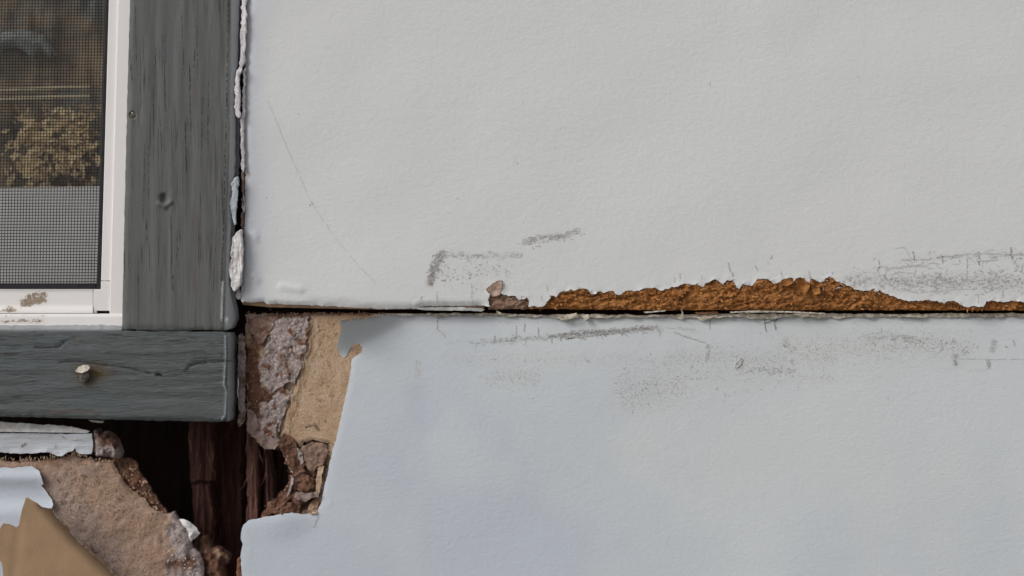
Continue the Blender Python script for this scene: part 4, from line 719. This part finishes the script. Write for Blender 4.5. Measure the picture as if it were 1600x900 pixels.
# ================================================================== flaking caulk along the upright joint
CG = 'flaking caulk in the upright joint'
def caulk(label, poly, base, mat, seed, th=3.5, extra=None):
    t = thing('caulk_strip', label, 'caulk', np.mean([p[0] for p in poly]), max(p[1] for p in poly), base, CG)
    sheet('bead', poly, lambda x, y, d: base-.25*np.sqrt(np.clip(d/2, 0, 1))+.4*fbm(x/6, y/22, 3, seed)-.4*ridge(x/5, y/16, 2, seed+1)*(extra or .15), th, mat, t, 1.6, [(-1e4, -1e4, 1e4, -31, 14)], None, 1.6, 1.5, 6, seed, lambda x, y: (y > -40)*1.0)
caulk('long pinkish white caulk strip running down from above beside the siding edge', [(377, Y0), (386, Y0), (385, 0), (385, 40), (384, 70), (383, 95), (379, 104), (374, 108), (373.5, 98), (376, 78), (376, 50), (377, 40), (377, 0)], -8.4, M_caulk, 1)
caulk('narrow white caulk sliver with a dark split down its right side', [(370, 110), (374, 107), (378, 105), (377, 111), (374.5, 118), (374.8, 150), (374.5, 172), (377, 176), (375.5, 183), (371.5, 184), (368, 178), (366.5, 160), (366.8, 135), (368, 120)], -10.2, M_caulk, 2)
caulk('thin pinkish caulk left on the siding edge below the white sliver', [(379.5, 112), (383, 106), (382, 180), (381.5, 240), (381.5, 268), (378, 265), (376, 255), (376.5, 225), (375, 205), (377, 185), (379, 160)], -7.4, M_caulk, 3)
caulk('grey painted caulk flake lying against the upright trim board', [(361, 286), (364, 281), (371, 274), (373, 278), (371.5, 300), (371, 315), (368, 330), (368, 350), (365.5, 352), (363, 340), (360, 331), (359, 318), (362, 305)], -10.6, M_caulk_grey, 4)
caulk('large curled white caulk flake at the bottom of the upright joint', [(376, 358), (379, 360), (380, 400), (379, 425), (377.5, 440), (374, 449), (367, 455), (362.5, 450), (359, 434), (357, 420), (360.5, 408), (361, 390), (363, 374), (368, 364)], -10.0, M_white, 5, 4, 1.3)
caulk('crumb of brownish caulk under the large curled flake', [(369, 455), (374, 451), (377, 456), (376, 466), (371, 468), (367, 463)], -4, M_caulk_pink, 6)
caulk('ragged brown crust on the siding edge above the large flake', [(378, 268), (381, 270), (381, 300), (380.5, 330), (380, 356), (376.5, 352), (376.5, 342), (378.5, 325), (377.5, 300)], -5.0, simple('brown_crust', (.20, .11, .08), (.36, .28, .26), 500, .0006), 7)

r = np.random.default_rng(31)
for k, cy in enumerate([128, 196, 274, 318, 452, 466]):
    cx = 380.5+r.uniform(-2.5, 1.5); h = r.uniform(7, 17); w = r.uniform(2.0, 3.6)
    pts = [(cx-w*r.uniform(.4, 1), cy-h*.3), (cx-w*.2, cy-h*r.uniform(.7, 1)), (cx+w*.7, cy-h*.4), (cx+w*.9, cy+h*.35), (cx+w*.1, cy+h*r.uniform(.7, 1)), (cx-w*r.uniform(.5, 1.1), cy+h*.3)]
    scrap('paint_flake', pts, up, r.uniform(-6.5, -4.2), M_white if k % 4 else M_caulk_pink, 150+k, 1.1)
# ================================================================== window with its insect screen
wd = thing('window', 'white vinyl window with dark insect screen beside the upright grey board', 'window', 60, 507, 0)
def edge(y, o=0): return np.interp(y, [-1000, 0, 445, 520], [190, 170, 157.5, 156])+o
prism('jamb', [(edge(Y0, 14), Y0), (edge(Y0, 60), Y0), (216, 0), (206, 520), (edge(520, 14), 520), (edge(0, 14), 0)], -4.0, 16, M_vinyl, wd, .5)
prism('jamb_face', [(edge(Y0), Y0), (edge(Y0, 18), Y0), (edge(0, 18), 0), (edge(438, 18), 438.6), (edge(438), 438.6), (edge(0), 0)], -2.6, 14, M_vinyl, wd, .4)
prism('corner_block', [(145.5, 451.8), (157.5, 451.8), (157.5, 439.4), (172.5, 439.4), (171.8, 485.6), (151, 485.6), (151, 489.2), (145.5, 489.2)], -3.1, 12, M_vinyl, wd, .35)
prism('weep_slot', [(148, 480), (173, 480), (173, 489.5), (148, 489.5)], -.2, 3, M_slot, wd, .1)
def sill_dirt(x, y, d):
    a = np.maximum.reduce([.98*soft_in(x, y, [(30, 470), (45, 458), (58, 455), (71, 456), (75, 470), (55, 478), (33, 480)], 6), .35*soft_in(x, y, [(55, 462), (75, 466), (72, 480), (50, 482)], 6), .85*soft_in(x, y, [(0, 487), (8, 480), (16, 478), (28, 482), (28, 488), (10, 490)], 4)])
    return a
sheet('sill_rail', [(X0, 452), (145, 451.6), (145, 489.4), (X0, 489)], lambda x, y, d: -3.0-1.2*sm(476, 488, y)-.5*sm(455, 452, y), 14, M_vinyl_d, wd, 3, [(-1e4, -1e4, -32, 1e4, 40)], {'dirt': sill_dirt}, 6)
def led_dirt(x, y, d): return np.maximum(.85*soft(x, y, [(0, 503), (20, 501), (66, 501)], 5), np.maximum(.5*soft(x, y, [(0, 494), (60, 492)], 4), .3*soft_in(x, y, [(0, 490), (72, 490), (72, 508), (0, 508)], 4)))
sheet('sill_ledge', [(X0, 489.8), (0, 490.2), (206, 490.2), (206, 520), (X0, 520)], lambda x, y, d: -5.0-.6*(1-sm(0, 3, d))*0+.8*(1-sm(0, 2.2, d)), 16, M_vinyl_d, wd, 3, [(-1e4, -1e4, -32, 1e4, 40)], {'dirt': led_dirt}, 6)
prism('screen_spline', [(edge(Y0, -5.2), Y0), (edge(Y0, -.3), Y0), (edge(0, -.3), 0), (edge(445, -.2), 452), (edge(445, -7.2), 452), (edge(0, -5.5), 0)], -1.2, 6, M_black, wd, .5)
prism('screen_spline', [(X0, 442.6), (edge(445, -7.4), 442.6), (edge(445, -7.4), 451.6), (X0, 451.6)], -.8, 6, M_black, wd, .5)
# the woven screen: fine wires, far under what one could pick apart
V = []; F = []
def wire(p, q, w, y0, yb):
    k = len(V); p = np.array(p, float); q = np.array(q, float); t = (q-p)/np.hypot(*(q-p)); nn = np.array([-t[1], t[0]])*w
    for a in (p, q):
        for dx, dy in ((-1, 0), (0, -1), (1, 0), (0, 1)): V.append(W(a[0]+nn[0]*dx, a[1]+nn[1]*dx, y0+dy*w*S))
    for i in range(4): F.append((k+i, k+(i+1) % 4, k+4+(i+1) % 4, k+4+i))
nrow = 0
for i in range(150):
    x = 151.5-4.72*i+RNG.uniform(-.12, .12)
    if x < X0+20: break
    o = edge(0)-edge(445)
    wire((x+o*1.9, -420), (x, 443), .56, 1.0, 0)
for j in range(190):
    y = 440-4.72*j+RNG.uniform(-.12, .12)
    wire((X0, y+1.5), (edge(y, -5), y), .56, 1.35, 0)
mesh_of('screen_mesh', np.array(V), F, M_wire, wd, False, 'stuff')
prism('lower_sash', [(X0, 293.5), (0, 293), (152, 291), (168, 291), (168, 470), (X0, 470)], 9, 20, simple('white_sash_vinyl', (.74, .73, .725), (.70, .69, .68), 60, 0, .45), wd, .8)
prism('glass_pane', [(X0, Y0), (190, Y0), (180, 291), (X0, 294)], 17, 20, M_glass, wd, 0)
prism('side_reveal', [(edge(Y0, -3), Y0), (edge(Y0, 40), Y0), (200, 291), (edge(291, -3), 291), (edge(0, -3), 0)], 21.5, 60, simple('brown_reveal', (.17, .10, .06), (.11, .07, .045), 120, .0003), wd, .5)

# made-up stand-ins behind the pane for its outdoor reflection: a rail, a pale dome, golden dried leaves, a dark backing
pl = thing('reflected_leaves', 'made-up leaf shapes for a golden plant seen through the insect screen', 'reflection', 90, 330, 60)
M_leaf = simple('golden_reflected_leaf', (.90, .70, .44), (.84, .62, .36), 260, 0, .7)
r = np.random.default_rng(3); V = []; F = []
while len(F) < 520:
    x, y = r.uniform(-40, 156), r.uniform(165, 300)
    dens = np.exp(-((x-75)/45)**2-((y-235)/48)**2)+.75*np.exp(-((x-125)/22)**2-((y-225)/45)**2)+.7*np.exp(-((x-60)/14)**2-((y-280)/30)**2)
    dens *= 1-.85*np.exp(-((x-100)/22)**2-((y-283)/16)**2)-.8*np.exp(-((x-12)/20)**2-((y-262)/30)**2)
    if r.random() > dens*(.5+.9*(vn(x/11, y/11, 77)+.5)): continue
    z = r.uniform(34, 46); a = r.uniform(0, 6.28); L = r.uniform(4, 11)*S*.001; w = L*r.uniform(.35, .6)
    c = W(x, y, z); u = np.array([math.cos(a), r.uniform(-.35, .35), math.sin(a)]); v = np.cross(u, [r.uniform(-.4, .4), -1, r.uniform(.1, .9)]); v /= np.linalg.norm(v)
    k = len(V); V += [c-u*L, c-v*w, c+u*L, c+v*w+np.array([0, -.0006, 0])]; F.append((k, k+1, k+2, k+3))
mesh_of('leaves', np.array(V), F, M_leaf, pl, False, 'stuff')
V = []; F = []
for (xa, ya, xb, yb) in ((60, 340, 70, 220), (62, 330, 115, 215), (58, 330, 40, 235), (70, 300, 132, 235)): wire((xa, ya), (xb, yb), 1.2, 46, 0)
mesh_of('stem', np.array(V), F, simple('brown_stem', (.16, .09, .045), (.10, .06, .03), 200, 0), pl, False)
rl_ = thing('reflected_rail', 'pair of thin cream rails made up for a reflection behind the insect screen', 'rail', 60, 155, 70)  # rails added as stand-ins for lines mirrored in the pane
for (ya, yb) in ((142, 132), (154, 147)):
    prism('rail_bar', [(-200, ya+4), (140, yb), (140, yb+4.5), (-200, ya+9)], 34, 37, simple('cream_rail', (.85, .72, .5), (.7, .56, .37), 90, 0), rl_, .3)
dm = thing('reflected_dome', 'pale dome made up for a reflection, seen dimly through the insect screen', 'reflected dome', 38, 90, 80)  # dome added for a pale shape mirrored in the pane
sheet('shade', [(-60, 72), (-20, 58), (5, 50), (25, 46), (45, 47), (65, 55), (80, 68), (90, 86), (74, 90), (62, 78), (50, 92), (40, 80), (20, 70), (-20, 82), (-60, 92)], lambda x, y, d: 44-7*np.sqrt(np.clip(d/22, 0, 1)), 6, simple('pale_grey_dome', (.42, .44, .43), (.28, .29, .28), 120, .0005), dm, 4, (), None, 4, 1.5, 14, 4)
cu = thing('backdrop', 'dim brown grey curtain made up for the reflection in the glass', 'backdrop', 40, 350, 95)  # added sheet giving the brown and grey of the reflection
def backdrop_depth(x, y, d): return 54+3*fbm(x/34, y/120, 3, 5)+1.5*fbm(x/14, y/40, 2, 9)
tc = NT('mottled_brown_backdrop', .9, .05)
c = tc.mix(tc.rng(tc.noise(38, 4, .6, (.6, 1, 1.4)), .36, .66), (.17, .145, .125), (.52, .38, .25)); c = tc.mix(tc.rng(tc.noise(22, 3, .5, off=6), .52, .7), c, (.30, .31, .31)); tc.col(c)
sheet('backdrop_sheet', [(X0, Y0), (230, Y0), (230, 380), (X0, 380)], backdrop_depth, 2, tc.m, cu, 6, (), None, 10)
